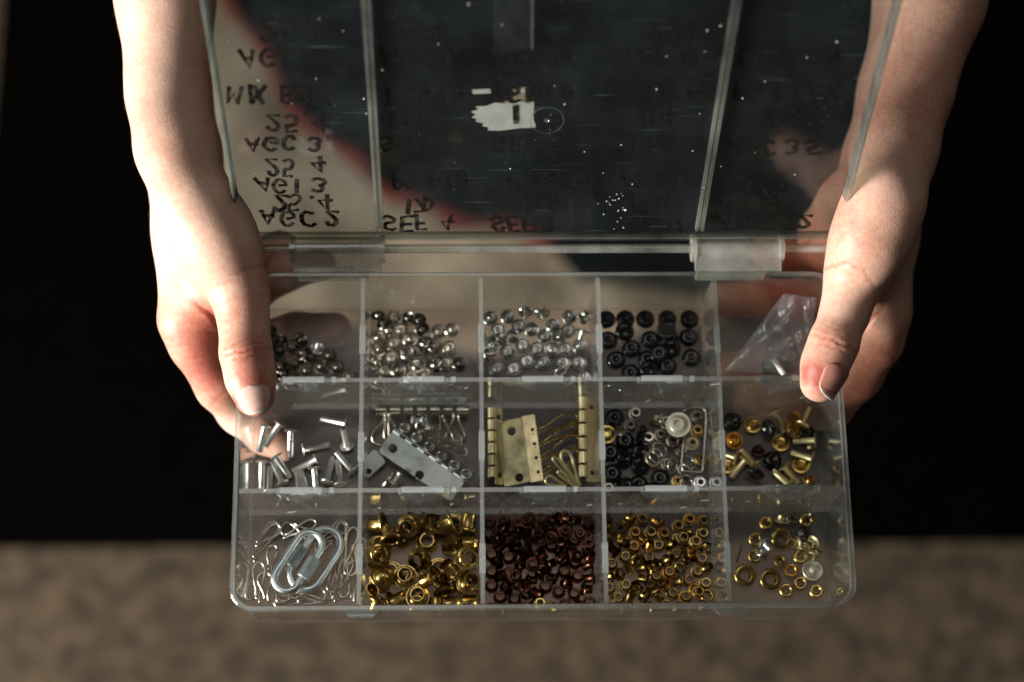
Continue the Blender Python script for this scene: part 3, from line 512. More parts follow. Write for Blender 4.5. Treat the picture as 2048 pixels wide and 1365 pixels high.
'33,eyeC,copper,-413,93,-824,375,0,0,-331;33,eyeC,copper,-263,678,-824,491,0,0,-96;33,eyeC,copper,-269,532,-824,500,0,0,7;33,eyeC,copper,401,859,-823,462,0,0,-191;33,eyeC,copper,-13,369,-773,257,-103,389,148;33,eyeC,copper,6,671,-750,0,389,-314,0;'
'33,eyeC,copper,-397,703,-675,164,365,-176,243;33,eyeC,copper,298,681,-824,468,0,0,175;33,eyeC,copper,-415,839,-816,494,-5,-39,65;33,eyeC,copper,-261,401,-823,310,0,0,392;33,eyeC,copper,121,859,-771,299,-132,-353,136;33,eyeC,copper,-4,809,-824,481,0,0,138;'
'33,eyeC,copper,130,339,-770,97,283,-274,-292;33,eyeC,copper,-119,226,-798,315,124,60,-363;33,eyeC,copper,-344,191,-824,347,0,0,360;33,eyeC,copper,216,859,-731,426,128,121,193;33,eyeC,copper,-225,175,-824,500,0,0,4;33,eyeC,copper,433,467,-773,55,-333,-226,292;'
'33,eyeC,copper,-53,217,-781,433,-19,237,-80;33,eyeC,copper,94,751,-807,477,92,2,-119;33,eyeC,copper,61,455,-771,216,-384,125,-201;33,eyeC,copper,-312,760,-748,469,-123,92,-79;33,eyeC,copper,-363,588,-776,108,136,236,405;33,eyeC,copper,285,216,-823,500,0,0,5;'
'33,eyeC,copper,222,742,-737,500,0,0,-22;33,eyeC,copper,178,636,-767,460,-41,156,-113;33,eyeC,copper,-297,289,-780,73,143,-202,428;33,eyeC,copper,-205,719,-776,447,-175,133,-41;33,eyeC,copper,-181,494,-739,452,-189,25,-97;33,eyeC,copper,415,623,-737,496,0,-1,-65;'
'33,eyeC,copper,318,368,-823,487,0,0,114;33,eyeC,copper,96,683,-727,487,40,-38,-99;33,eyeC,copper,-156,91,-780,436,76,-231,20;33,eyeC,copper,-138,268,-721,484,-55,-64,-96;33,eyeC,copper,-185,829,-823,112,0,0,-487;33,eyeC,copper,415,504,-722,420,-34,110,246;'
'33,eyeC,copper,195,505,-746,439,101,132,-173;33,eyeC,copper,-317,368,-774,253,-103,-208,363;33,eyeC,copper,305,525,-731,445,-18,39,-224;33,eyeC,copper,-92,662,-708,150,174,-400,193;33,eyeC,copper,299,486,-824,436,0,0,245;33,eyeC,copper,6,844,-735,450,-8,-7,219;'
'33,eyeC,copper,-183,601,-785,433,-66,-198,139;33,eyeC,copper,-217,355,-735,474,-5,14,158;33,eyeC,copper,222,298,-796,393,-144,-35,-272;33,eyeC,copper,-112,829,-733,298,-14,-17,-401;33,eyeC,copper,339,717,-737,230,0,0,-444;33,eyeC,copper,-374,508,-778,409,169,184,-141;'
'33,eyeC,copper,-278,683,-717,488,102,34,-26;33,eyeC,copper,-18,721,-728,469,26,39,167;33,eyeC,copper,-65,462,-737,304,0,0,-397;33,eyeC,copper,-14,496,-716,313,29,295,254;33,eyeC,copper,416,812,-746,463,164,53,78;33,eyeS,brass,105,88,-793,427,-35,172,-192;'
'33,eyeS,brass,-6,116,-737,499,-8,-12,-36;34,eyeS,brass_s,961,743,-824,496,0,0,-59;34,eyeS,brass,1339,638,-824,495,0,0,-71;34,eyeS,brass_s,1418,842,-824,496,0,0,65;34,eyeS,brass_s,935,521,-824,500,0,0,7;34,eyeS,gold,703,726,-775,272,264,-295,137;'
'34,eyeS,brass_s,1389,510,-824,500,0,0,17;34,eyeS,brass,1199,686,-824,498,0,0,47;34,eyeS,brass_s,1127,215,-824,478,0,0,-146;34,eyeS,brass_s,1250,491,-775,299,355,-177,-61;34,eyeS,gold,1104,397,-824,500,0,0,6;34,eyeS,brass_s,890,858,-824,489,0,0,-102;'
'34,eyeS,brass,1257,575,-775,304,-373,-133,24;34,eyeS,brass_s,658,177,-824,101,0,0,-490;34,eyeS,brass_s,911,651,-775,305,-288,-273,-8;34,eyeS,gold,810,620,-824,496,0,0,-67;34,eyeS,brass_s,1068,114,-824,493,0,0,85;34,eyeS,brass,987,210,-775,276,391,68,128;'
'34,eyeS,brass_s,612,366,-775,204,332,-216,-227;34,eyeS,brass_s,870,160,-775,299,-355,176,-60;34,eyeS,gold,730,89,-824,494,0,0,78;34,eyeS,brass_s,993,366,-824,497,0,0,-58;34,eyeS,brass,1020,626,-824,330,0,0,-376;34,eyeS,brass_s,767,834,-775,274,-389,74,-133;'
'34,eyeS,brass_s,609,470,-824,498,0,0,43;34,eyeS,gold,753,461,-775,275,258,301,-131;34,eyeS,brass_s,585,790,-774,177,-106,354,-287;34,eyeS,brass,923,91,-775,273,-127,376,-135;34,eyeS,brass_s,1175,89,-816,495,-7,43,-52;34,eyeS,brass_s,908,327,-775,291,-15,-396,-90;'
'34,eyeS,gold,1044,804,-775,305,-283,-277,-3;34,eyeS,brass_s,1349,402,-824,482,0,0,-132;34,eyeS,brass,1334,642,-739,429,0,0,-257;34,eyeS,brass_s,768,210,-775,304,378,-120,-14;34,eyeS,brass_s,1008,458,-775,58,329,221,299;34,eyeS,gold,1300,855,-824,484,0,0,127;'
'34,eyeS,brass_s,1196,318,-774,73,388,-11,-307;34,eyeS,brass,1346,103,-775,293,191,348,85;34,eyeS,brass_s,731,531,-824,492,0,0,-92;34,eyeS,brass_s,1252,88,-775,305,100,383,2;34,eyeS,gold,1074,733,-824,399,0,0,302;34,eyeS,brass_s,897,440,-775,222,-206,-337,211;'
'34,eyeS,brass,728,288,-824,334,0,0,-372;34,eyeS,brass_s,1418,187,-752,0,397,-304,0;34,eyeS,brass_s,1314,740,-775,297,212,-335,-66;34,eyeS,gold,1068,285,-801,476,-83,-102,82;34,eyeS,brass_s,1411,417,-750,183,-98,13,-455;34,eyeS,brass,957,261,-805,399,-37,-100,-281;'
'34,eyeS,brass_s,1227,677,-739,483,0,0,128;34,eyeS,brass_s,801,516,-776,397,-103,284,34;34,eyeS,gold,824,743,-824,21,0,0,-500;34,eyeS,brass_s,963,420,-761,311,-8,-194,-340;34,eyeS,brass,1200,800,-824,313,0,0,390;34,eyeS,brass_s,673,385,-809,481,24,78,111;'
'34,eyeS,brass_s,588,832,-775,97,21,-391,-296;34,eyeS,gold,1316,241,-752,0,-224,-447,0;34,eyeS,brass_s,827,245,-793,455,-151,-102,-99;34,eyeS,brass,1412,299,-824,296,0,0,403;34,eyeS,brass_s,1157,548,-824,489,0,0,106;34,eyeS,brass_s,1098,638,-790,400,-71,181,-229;'
'34,eyeS,gold,1237,185,-824,489,0,0,105;34,eyeS,brass_s,1268,325,-824,483,0,0,128;34,eyeS,brass,1196,425,-754,249,120,46,-414;34,eyeS,brass_s,822,482,-720,492,40,26,-77;34,eyeS,brass_s,844,88,-824,496,0,0,-66;34,eyeS,gold,1288,548,-789,455,193,68,36;'
'34,eyeS,brass_s,584,263,-824,443,0,0,231;34,eyeS,brass,718,799,-804,160,93,63,-460;34,eyeS,brass_s,1418,569,-782,378,-169,182,214;34,eyeS,brass_s,581,677,-799,449,93,-106,168;34,eyeS,gold,930,584,-765,336,-189,-102,-301;34,eyeS,brass_s,1084,489,-751,483,-56,116,-24;'
'34,eyeS,brass,1408,729,-824,80,0,0,493;34,eyeS,brass_s,720,658,-755,465,156,88,-38;34,eyeS,brass_s,1337,210,-739,434,0,0,249;34,eyeC,copper,660,561,-772,219,4,-395,-215')

# ================================================================ small hardware lying in the compartments
KIND = {'eyeL': ('eyelet', 'eyelet'), 'eyeC': ('eyelet', 'eyelet'), 'eyeS': ('eyelet', 'eyelet'), 'eyeM': ('eyelet', 'eyelet'), 'eyeX': ('eyelet', 'eyelet'), 'riv': ('rivet', 'rivet'), 'rivB': ('rivet', 'rivet'), 'cap': ('rivet_button', 'rivet cap'),
        'post': ('rivet_post', 'rivet'), 'dome': ('snap_button', 'snap cap'), 'sock': ('snap_socket', 'snap socket'), 'wash': ('snap_socket', 'snap socket'), 'ring': ('metal_ring', 'ring'), 'disc': ('rivet_button', 'rivet cap'), 'ball': ('metal_bead', 'bead')}
MATN = {'silver': 'silver', 'silver_g': 'shiny silver', 'nickel': 'nickel', 'nickel_d': 'dark nickel', 'black': 'glossy black', 'brass': 'brass', 'brass_s': 'brass', 'brass_p': 'pale brass', 'gold': 'orange brass', 'copper': 'dark copper', 'cream': 'cream plated'}
WORD = {'eyeL': 'large eyelet', 'eyeC': 'small eyelet', 'eyeS': 'small eyelet', 'eyeM': 'ring shaped eyelet', 'eyeX': 'wide eyelet', 'riv': 'tubular rivet', 'rivB': 'tubular rivet', 'cap': 'flat rivet cap', 'post': 'rivet cap with thin post', 'dome': 'domed snap cap', 'sock': 'round snap socket',
        'wash': 'large round snap socket', 'ring': 'thin ring', 'disc': 'large flat rivet cap with a shiny centre', 'ball': 'tiny bead'}
PLACE = {'11': 'beside the left thumb in the back left compartment', '12': 'in the second compartment of the back row', '13': 'in the middle compartment of the back row', '14': 'in the fourth compartment of the back row',
         '15': 'inside the plastic bag by the right thumb', '21': 'scattered below the left thumb nail', '24': 'in the mixed heap of the middle row', '25': 'below the right thumb nail', '32': 'in the front heap beside the two steel links', '33': 'in the middle front compartment', '34': 'in the front heap right of the copper eyelets', '35': 'in the front right corner compartment'}
_mc = {}
def item_mesh(t, m):
    if (t, m) not in _mc:
        (prof, cl), seg = TYPES[t]; mb = MB(); mb.lathe(prof, seg, closed=cl); me = mb.mesh(WORD[t].replace(' ', '_'))
        bm = bmesh.new(); bm.from_mesh(me); bmesh.ops.recalc_face_normals(bm, faces=bm.faces)
        for e in bm.edges:
            if len(e.link_faces) == 2 and e.calc_face_angle(0) > math.radians(50): e.smooth = False
        for f in bm.faces: f.smooth = True
        bm.to_mesh(me); bm.free(); me.materials.append(MT[m]); _mc[(t, m)] = me
    return _mc[(t, m)]
def item(cell, t, m, loc, q):
    o = bpy.data.objects.new(KIND[t][0], item_mesh(t, m)); COL.objects.link(o)
    o.location = (loc[0] / 1000, loc[1] / 1000, (loc[2] + Z0) / 1000); o.rotation_mode = 'QUATERNION'; o.rotation_quaternion = q
    tag(o, MATN[m] + ' ' + WORD[t] + ' ' + PLACE[cell], KIND[t][1], MATN[m] + ' ' + WORD[t] + 's ' + PLACE[cell]); return o
for row in BAKED.split(';'):
    a = row.split(','); n = list(map(int, a[3:]))
    item(a[0], a[1], a[2], (n[0] / 20, n[1] / 20, n[2] / 20), Quaternion((n[3] / 500, n[4] / 500, n[5] / 500, n[6] / 500)).normalized())

FZ = -41.5
def zz(ox, oy, s): return lambda x, y, z=FZ: Vector(at(ox + x / s, oy + y / s, z))
def smoothpts(P, n=5):
    P = [Vector(p) for p in P]; out = []
    for i in range(len(P) - 1):
        p0, p1, p2, p3 = P[max(i - 1, 0)], P[i], P[i + 1], P[min(i + 2, len(P) - 1)]
        for k in range(n):
            t = k / n; out.append(.5 * (2 * p1 + (p2 - p0) * t + (2 * p0 - 5 * p1 + 4 * p2 - p3) * t * t + (3 * p1 - p0 - 3 * p2 + p3) * t ** 3))
    return out + [P[-1]]
def holed_plate(w, h, t, holes, r=1.0):
    """plate in its own xy plane, corners rounded, holes cut through: list of (x, y, radius)"""
    bm = bmesh.new(); loops = [[(x, y) for x, y, _ in rrect(0, w, 0, h, r, 0, 4)]]
    for cx, cy, cr in holes: loops.append([(cx + cr * math.cos(2 * math.pi * k / 20), cy + cr * math.sin(2 * math.pi * k / 20)) for k in range(20)])
    ed = []
    for lp in loops:
        vs = [bm.verts.new((x, y, 0)) for x, y in lp]; ed += [bm.edges.new((vs[i], vs[(i + 1) % len(vs)])) for i in range(len(vs))]
    bmesh.ops.triangle_fill(bm, edges=ed, use_beauty=True)
    ex = bmesh.ops.extrude_face_region(bm, geom=bm.faces[:])
    for v in ex['geom']:
        if isinstance(v, bmesh.types.BMVert): v.co.z += t
    bmesh.ops.recalc_face_normals(bm, faces=bm.faces)
    mb = MB(); bm.verts.index_update(); mb.add([tuple(v.co) for v in bm.verts], [tuple(v.index for v in f.verts) for f in bm.faces]); bm.free(); return mb
def frame(mb, o, ex, ey):
    """move a mesh builder into the frame origin o, x axis ex, y axis ey"""
    ex = Vector(ex).normalized(); ez = ex.cross(Vector(ey)).normalized(); ey = ez.cross(ex); o = Vector(o)
    mb.v = [tuple(o + ex * x + ey * y + ez * z) for x, y, z in mb.v]; return mb
def rel(mb, o): mb.v = [(x - o[0], y - o[1], z - o[2]) for x, y, z in mb.v]; return mb
def pear(a, b, w, n=9, lift=0.0):
    """pear shaped wire hook from the neck a to the far end of the loop b"""
    a, b = Vector(a), Vector(b); ax = b - a; l = ax.length; ax.normalize(); sd = ax.cross(Vector((0, 0, 1))).normalized()
    pts = [(-.05 * l, .12 * w), (.25 * l, .16 * w), (.6 * l, .42 * w), (.82 * l, .5 * w), (.96 * l, .3 * w), (l, 0), (.96 * l, -.3 * w), (.82 * l, -.5 * w), (.6 * l, -.42 * w), (.25 * l, -.16 * w), (.05 * l, -.14 * w)]
    return smoothpts([a + ax * u + sd * v + Vector((0, 0, lift * math.sin(max(0, u) / l * 3))) for u, v in pts], 4)

def key_holder(name, label, parts_origin):
    e = empty(name, parts_origin); tag(e, label, 'key holder'); return e
# --- steel key holder lying diagonally across the compartment
z = zz(700, 740, 3.938)
O = z(330, 490, -33); E_ = empty('key_holder', O); tag(E_, 'grey steel key holder plate with a row of six holes, lying diagonally', 'key holder')
a, b, c_ = z(332, 486, -31), z(905, 880, -31.5), z(222, 640, -34)
ln = (b - a).length; wd = (c_ - a).length; ex = (b - a); ey = (c_ - a)
def hp(px, py, zl):
    q = z(px, py, zl) - a; X = ex.normalized(); Yv = (ey - X * ey.dot(X)).normalized(); return q.dot(X), q.dot(Yv)
h1 = hp(345, 620, -34); h2 = hp(550, 830, -34)
mb = frame(holed_plate(ln, wd, -.9, [(h1[0], h1[1], 2.0), (h2[0], h2[1], 2.0)], 1.4), a, ex, ey); autosmooth(rel(mb, O).build('plate', MT['steel'], E_))
a2, b2, c2 = z(330, 442, -28.2), z(915, 880, -28), z(392, 375, -28.2)
a2 = z(345, 462, -28.2); ex2 = b2 - a2; ey2 = c2 - a2; ey2 = ey2 - ex2.normalized() * ey2.dot(ex2.normalized())
hl = []
for (hx, hy) in ((430, 462), (523, 540), (622, 612), (718, 685), (820, 757), (912, 825)):
    q = z(hx, hy, -29.3) - a2; hl.append((q.dot(ex2.normalized()), q.dot(ey2.normalized()), 2.0))
wd2 = max(5.4, ey2.length)
mb = frame(holed_plate(ex2.length + 1.5, wd2, .8, [h for h in hl if 2.2 < h[0] < ex2.length - .6], 1.0), a2, ex2, ey2 + Vector((0, 0, -2.2))); st = autosmooth(rel(mb, O).build('hole_strip', MT['steel_shade'], E_))
ez2 = ex2.cross(ey2).normalized()
for h in hl:
    mb = MB(); mb.lathe([(1.75, -1.2), (1.85, .9), (2.1, 1.15), (2.45, 1.05), (2.5, .75), (2.15, .7), (2.1, -1.2)], 18, closed=True)
    p = a2 + ex2.normalized() * h[0] + (ey2 + Vector((0, 0, -2.2))).normalized() * h[1]; frame(mb, p, ex2, ey2 + Vector((0, 0, -2.2))); autosmooth(rel(mb, O).build('grommet', MT['silver'], st))
for k in range(6):                                          # curled knuckles along the fold
    t0, t1 = (k + .08) / 6, (k + .62) / 6
    mb = MB(); mb.tube([a + ex * t0 + Vector((.3, .5, 1.0)), a + ex * t1 + Vector((.3, .5, 1.0))], 1.0, 10); autosmooth(rel(mb, O).build('knuckle', MT['steel'], E_))
for (n0, n1, w) in (((560, 480), (880, 560), 6.0), ((640, 530), (920, 660), 5.0)):
    mb = MB(); mb.tube(pear(z(*n0, -31), z(*n1, -34), w), .5, 7); rel(mb, O).build('hook', MT['nickel'], E_, True)
# --- steel key holder standing along the back wall
O = z(560, 300, -36); E_ = empty('key_holder', O); tag(E_, 'narrow steel key holder with rolled barrels and hanging wire hooks along the compartment back', 'key holder')
p0, p1 = z(165, 262, -30), z(910, 258, -30)
mb = holed_plate((p1 - p0).length, 8.5, .8, [(4, 5.5, 1.6), ((p1 - p0).length - 4, 5.5, 1.6)], 2.5); frame(mb, p0 + Vector((0, 0, -7)), p1 - p0, Vector((0, .35, 1))); autosmooth(rel(mb, O).build('plate', MT['steel'], E_))
for x0, x1 in ((205, 285), (318, 395), (425, 495), (530, 600), (635, 705), (740, 808), (842, 935)):
    mb = MB(); mb.tube([z(x0, 322, -35), z(x1, 322, -35)], 2.0, 14); autosmooth(rel(mb, O).build('knuckle', MT['nickel'], E_))
for (n0, n1, w) in (((300, 340), (225, 590), 7.5), ((285, 335), (340, 560), 6.5), ((715, 345), (770, 600), 6.0), ((835, 345), (830, 560), 8.0), ((590, 345), (560, 480), 5.0)):
    mb = MB(); mb.tube(pear(z(*n0, -35), z(*n1, -39.5), w), .55, 7); rel(mb, O).build('hook', MT['nickel'], E_, True)
# --- third steel piece, corner bottom left, and small swivel bits
O = z(240, 830, -38); E_ = empty('key_holder', O); tag(E_, 'dull steel plate tucked in the corner under the diagonal key holder', 'key holder')
mb = frame(holed_plate(11, 7.5, .8, [(2.6, 2.0, 1.3)], 1.2), z(140, 860, -39.5), z(290, 720, -37) - z(140, 860, -39.5), z(60, 780, -39) - z(140, 860, -39.5)); autosmooth(rel(mb, O).build('plate', MT['steel'], E_))
mb = MB(); mb.tube([z(260, 920, -38), z(350, 800, -37)], .9, 10); rel(mb, O).build('knuckle', MT['nickel'], E_, True)
for nm, lab, pts in (('swivel', 'small bright steel swivel behind the row of six holes', [(490, 395), (575, 400)]), ('swivel', 'tiny steel swivel stub right of the other swivel', [(590, 420), (640, 470)]), ('swivel', 'small steel swivel sticking out below the diagonal plate', [(340, 900), (395, 820)])):
    A, B = z(*pts[0], -34), z(*pts[1], -33); O = (A + B) / 2; E_ = empty(nm, O); tag(E_, lab, 'swivel')
    mb = MB(); mb.tube([A, B], 1.1, 10); autosmooth(rel(mb, O).build('shank', MT['silver'], E_))
    mb = MB(); D = (B - A).normalized(); mb.tube([A - D * .2, A + D * .7, A + D * 1.2], [1.7, 1.9, 1.5], 10); autosmooth(rel(mb, O).build('collar', MT['silver'], E_))
    mb = MB(); mb.tube([B - D * .9, B, B + D * .5], [1.5, 1.8, 1.4], 10); autosmooth(rel(mb, O).build('collar', MT['bright'], E_))
# --- brass key holders
def bar_holder(label, x, y0, y1, nseg, plate_x, plate_y):
    O = z(x, (y0 + y1) / 2, -37); E_ = empty('key_holder', O); tag(E_, label, 'key holder')
    for k in range(nseg):
        ya = y0 + (y1 - y0) * (k + .05) / nseg; yb = y0 + (y1 - y0) * (k + .86) / nseg
        mb = MB(); mb.tube([z(x, ya, -33), z(x + 1, yb, -33)], 2.0, 14); autosmooth(rel(mb, O).build('knuckle', MT['brass_p'], E_))
    A = z(plate_x[0], plate_y[0], -34); B = z(plate_x[0] + 12, plate_y[1], -34); Cc = z(plate_x[1], plate_y[0], -36)
    L_ = (B - A).length; w = (Cc - A).length
    mb = frame(holed_plate(L_, w, .8, [(4, w * .55, 1.2), (L_ - 4, w * .55, 1.2)], .6), A, B - A, Cc - A); autosmooth(rel(mb, O).build('plate', MT['brass_p'], E_))
    mb = MB(); mb.tube([z(x, y0 - 8, -33), z(x + 1, y1 + 6, -33)], .9, 8); rel(mb, O).build('pin', MT['black'], E_)
    return E_, O
E_, O = bar_holder('pale brass key holder bar with rolled barrels along the left divider', 1120, 300, 860, 6, (1130, 1190), (300, 900))
E_, O = bar_holder('pale brass key holder bar with rolled barrels along the right divider', 1835, 215, 860, 6, (1850, 1925), (220, 880))
O = z(1330, 640, -34); E_ = empty('key_holder', O); tag(E_, 'pale brass key holder plate with two large holes and wire hooks', 'key holder')
A, B, Cc = z(1148, 425, -34.5), z(1222, 925, -34.5), z(1345, 372, -30.5)
X = (B - A); Yv = (Cc - A); Lx = X.length; Xn = X.normalized(); Yn = (Yv - Xn * Yv.dot(Xn)); wy = Yn.length; Yn.normalize()
def hp2(px, py): q = z(px, py, -31.5) - A; return (q.dot(Xn), q.dot(Yn))
g1, g2 = hp2(1275, 485), hp2(1335, 850)
mb = frame(holed_plate(Lx, wy, .9, [(*g1, 1.95), (*g2, 1.95)], .9), A, Xn, Yn); autosmooth(rel(mb, O).build('plate', MT['brass_p'], E_))
A2 = z(1352, 372, -31); B2 = z(1422, 890, -31); C2 = z(1440, 350, -30); X2 = (B2 - A2).normalized(); Y2 = C2 - A2; Y2 = Y2 - X2 * Y2.dot(X2); w2 = Y2.length
hh = []
for q in ((1440, 475), (1455, 587), (1470, 697), (1490, 808)):
    r_ = z(*q, -30.4) - A2; hh.append((r_.dot(X2), min(r_.dot(Y2.normalized()), w2 - .9), .8))
mb = frame(holed_plate((B2 - A2).length, w2 + .8, .9, hh, .6), A2, X2, Y2); autosmooth(rel(mb, O).build('hinge_leaf', MT['brass_p'], E_))
for k in range(5):
    t0, t1 = (k + .05) / 5, (k + .9) / 5; mb = MB(); mb.tube([A2.lerp(B2, t0) + Vector((0, 0, .5)) - Y2.normalized() * .2, A2.lerp(B2, t1) + Vector((0, 0, .5)) - Y2.normalized() * .2], .55, 8); autosmooth(rel(mb, O).build('knuckle', MT['brass_p'], E_))
for (n0, n1, w) in (((1450, 490), (1790, 370), 6.5), ((1465, 600), (1790, 430), 4.0), ((1480, 705), (1800, 540), 6.0), ((1500, 815), (1790, 640), 6.0)):
    mb = MB(); mb.tube(pear(z(*n0, -29.8), z(*n1, -36), w), .5, 7); rel(mb, O).build('hook', MT['brass'], E_, True)
for k, (n0, n1, w) in enumerate((((1800, 905), (1680, 640), 4.5), ((1790, 915), (1600, 690), 2.0), ((1760, 920), (1640, 800), 1.6), ((1700, 915), (1540, 860), 4.0))):
    O = z(*n0, -36); mb = MB(); mb.tube(pear(z(*n0, -37), z(*n1, -30), w), .62, 8)
    o = rel(mb, O).build('wire_hook', MT['brass_p'], None, True); o.location = (O.x / 1000, O.y / 1000, (O.z + Z0) / 1000)
    tag(o, 'loose pale brass wire hook fanned out in the lower right corner', 'hook', 'loose brass hooks below the brass plate')

# --- two quick links and loose steel hooks
z = zz(450, 970, 3.864)
def quick_link(label, c, ang, zc, hl, hw, nutside, tilt, no=0.0):
    Cc = z(*c, zc); E_ = empty('quick_link', Cc); tag(E_, label, 'quick link', 'two zinc quick links in the front left compartment')
    r = 1.55; hw = hw - r; st = hl - r - hw
    d = Vector((math.cos(ang), math.sin(ang), tilt)).normalized(); sd = d.cross(Vector((0, 0, 1))).normalized()
    pts = []
    for k in range(13): a = math.pi * k / 12; pts.append(d * (st + hw * math.sin(a)) + sd * (hw * math.cos(a)))
    for k in range(13): a = math.pi * k / 12; pts.append(-d * (st + hw * math.sin(a)) - sd * (hw * math.cos(a)))
    mb = MB(); mb.tube(pts, r, 14, closed=True); mb.build('link_body', MT['bright'], E_, True)
    q = sd * hw * nutside + d * no; mb = MB(); mb.tube([q - d * 5.0, q - d * 4.6, q + d * 4.6, q + d * 5.0], [2.35, 2.85, 2.85, 2.35], 6); mb.build('nut', MT['bright'], E_)
    mb = MB()
    for k in range(5): mb.tube([q - d * (5.3 + k * .5), q - d * (5.5 + k * .5)], 1.75, 14)
    mb.build('thread', MT['silver'], E_)
    return E_
ang = math.atan2(360, 225)
quick_link('bright zinc quick link lying underneath, nut on its left side', (701, 573), ang, -35.4, 15.6, 8.2, -1, .02, -3.2)
quick_link('bright zinc quick link lying on top, nut on its right side', (566, 591), ang, -31.2, 15.4, 7.0, 1, -.03)
rh = random.Random(21)
HK = [((220, 580), (395, 290)), ((345, 670), (370, 470)), ((255, 900), (262, 600)), ((460, 400), (700, 285)), ((890, 640), (900, 290)), ((925, 640), (1000, 330)), ((985, 890), (1000, 590)), ((945, 590), (915, 870)), ((850, 610), (820, 830)), ((810, 905), (560, 880)), ((560, 850), (775, 855)),
      ((650, 770), (415, 880)), ((215, 700), (195, 890)), ((600, 380), (440, 330)), ((320, 890), (300, 680)), ((840, 890), (965, 560)), ((830, 440), (700, 500)), ((390, 780), (470, 905)), ((880, 560), (860, 890)), ((760, 420), (940, 300)), ((520, 300), (690, 420)), ((240, 460), (420, 320)), ((1000, 460), (960, 700)), ((620, 900), (380, 905))]
for k, (n0, n1) in enumerate(HK):
    zl = FZ + .6 + (k % 6) * .5; O = z(*n0, zl); mb = MB()
    mb.tube(pear(z(*n0, zl), z(*n1, zl + rh.uniform(-.1, .8)), rh.uniform(4.0, 6.0), lift=rh.uniform(0, 1.2)), .42, 7)
    o = rel(mb, O).build('wire_hook', MT['nickel'], None, True); o.location = (O.x / 1000, O.y / 1000, (O.z + Z0) / 1000)
    tag(o, 'thin steel wire hook tangled around the two zinc quick links', 'hook', 'steel wire hooks in the front left compartment')
# --- wire loop in the mixed compartment, thread in the corner compartment
z = zz(1190, 740, 3.864); O = z(770, 600, -34)
mb = MB(); mb.tube(smoothpts([z(700, 500, -35), z(685, 560, -34), z(672, 680, -34), z(672, 755, -34), z(690, 780, -34), z(760, 790, -34), z(815, 790, -34), z(832, 765, -34), z(845, 600, -33), z(858, 400, -32), z(850, 320, -32), z(810, 292, -32), z(720, 295, -33), z(690, 320, -34)], 4), .55, 8)
o = rel(mb, O).build('wire_loop', MT['nickel'], None, True); o.location = (O.x / 1000, O.y / 1000, (O.z + Z0) / 1000); tag(o, 'long rounded wire loop lying on the mixed snap parts', 'wire loop')
z = zz(1190, 970, 3.793); O = z(1095, 520)
mb = MB(); mb.tube(smoothpts([z(1112, 455, -41), z(1105, 490, -41), z(1090, 540, -41), z(1072, 590, -41)], 4), .3, 6)
o = rel(mb, O).build('thread', simple('brown_thread', (.06, .035, .02), .9), None, True); o.location = (O.x / 1000, O.y / 1000, (O.z + Z0) / 1000); tag(o, 'short dark brown thread beside the large brass rings', 'thread')
# --- crumpled polythene bag with a few parts in it, back right compartment
c0, c1, c2, c3 = [Vector(at(x, y, zz_)) for x, y, zz_ in ((1450, 742, -39), (1568, 588, -16), (1634, 596, -12), (1612, 752, -38))]
O = (c0 + c2) / 2; n = 34; mb = MB()
def bagpt(u, v, side):
    p = c0.lerp(c1, u).lerp(c3.lerp(c2, u), v); e = (16 * u * (1 - u) * v * (1 - v)) ** .6
    cr = abs(math.sin(9 * u + 5 * v + 2 * math.sin(7 * v))) ** .6 * 1.7 + 1.0 * math.sin(13 * v - 6 * u + 1.5 * math.sin(8 * u)) + .6 * abs(math.sin(19 * u + 11 * v + 2 * math.sin(5 * v)))
    return p + Vector((-.35, -.15, 1)) * (side * (5.2 * e if side > 0 else 2.0 * e) + cr * (e + .25) * .8)
for side in (1, -1):
    mb.add([bagpt(i / n, j / n, side) for j in range(n + 1) for i in range(n + 1)], [(j * (n + 1) + i, j * (n + 1) + i + 1, (j + 1) * (n + 1) + i + 1, (j + 1) * (n + 1) + i) for j in range(n) for i in range(n)])
for v in range(len(mb.v)):
    x, y, zc = mb.v[v]; mb.v[v] = (min(max(x, 76.6), 122.0), min(max(y, 96.6), 138.0), max(zc, -41.2))
o = rel(mb, O).build('plastic_bag', MT['bag'], None, True, fix=False); o.location = (O.x / 1000, O.y / 1000, (O.z + Z0) / 1000)
tag(o, 'small crumpled clear plastic bag beside the right thumb', 'bag')
def qz(az, el):
    a, e = math.radians(az), math.radians(el); return Vector((0, 0, 1)).rotation_difference(Vector((math.cos(a) * math.cos(e), math.sin(a) * math.cos(e), math.sin(e))))
for t, m, px, py, zl, az, el in (('dome', 'black', 1552, 692, -36, 80, 60), ('rivB', 'silver', 1545, 718, -36, -60, 10), ('dome', 'nickel_d', 1580, 712, -37, 30, 75), ('cap', 'nickel', 1585, 690, -36, 200, 40), ('dome', 'nickel_d', 1562, 660, -34, 20, 40), ('cap', 'nickel_d', 1535, 735, -38, 0, 70)):
    item('15', t, m, at(px, py, zl), qz(az, el))

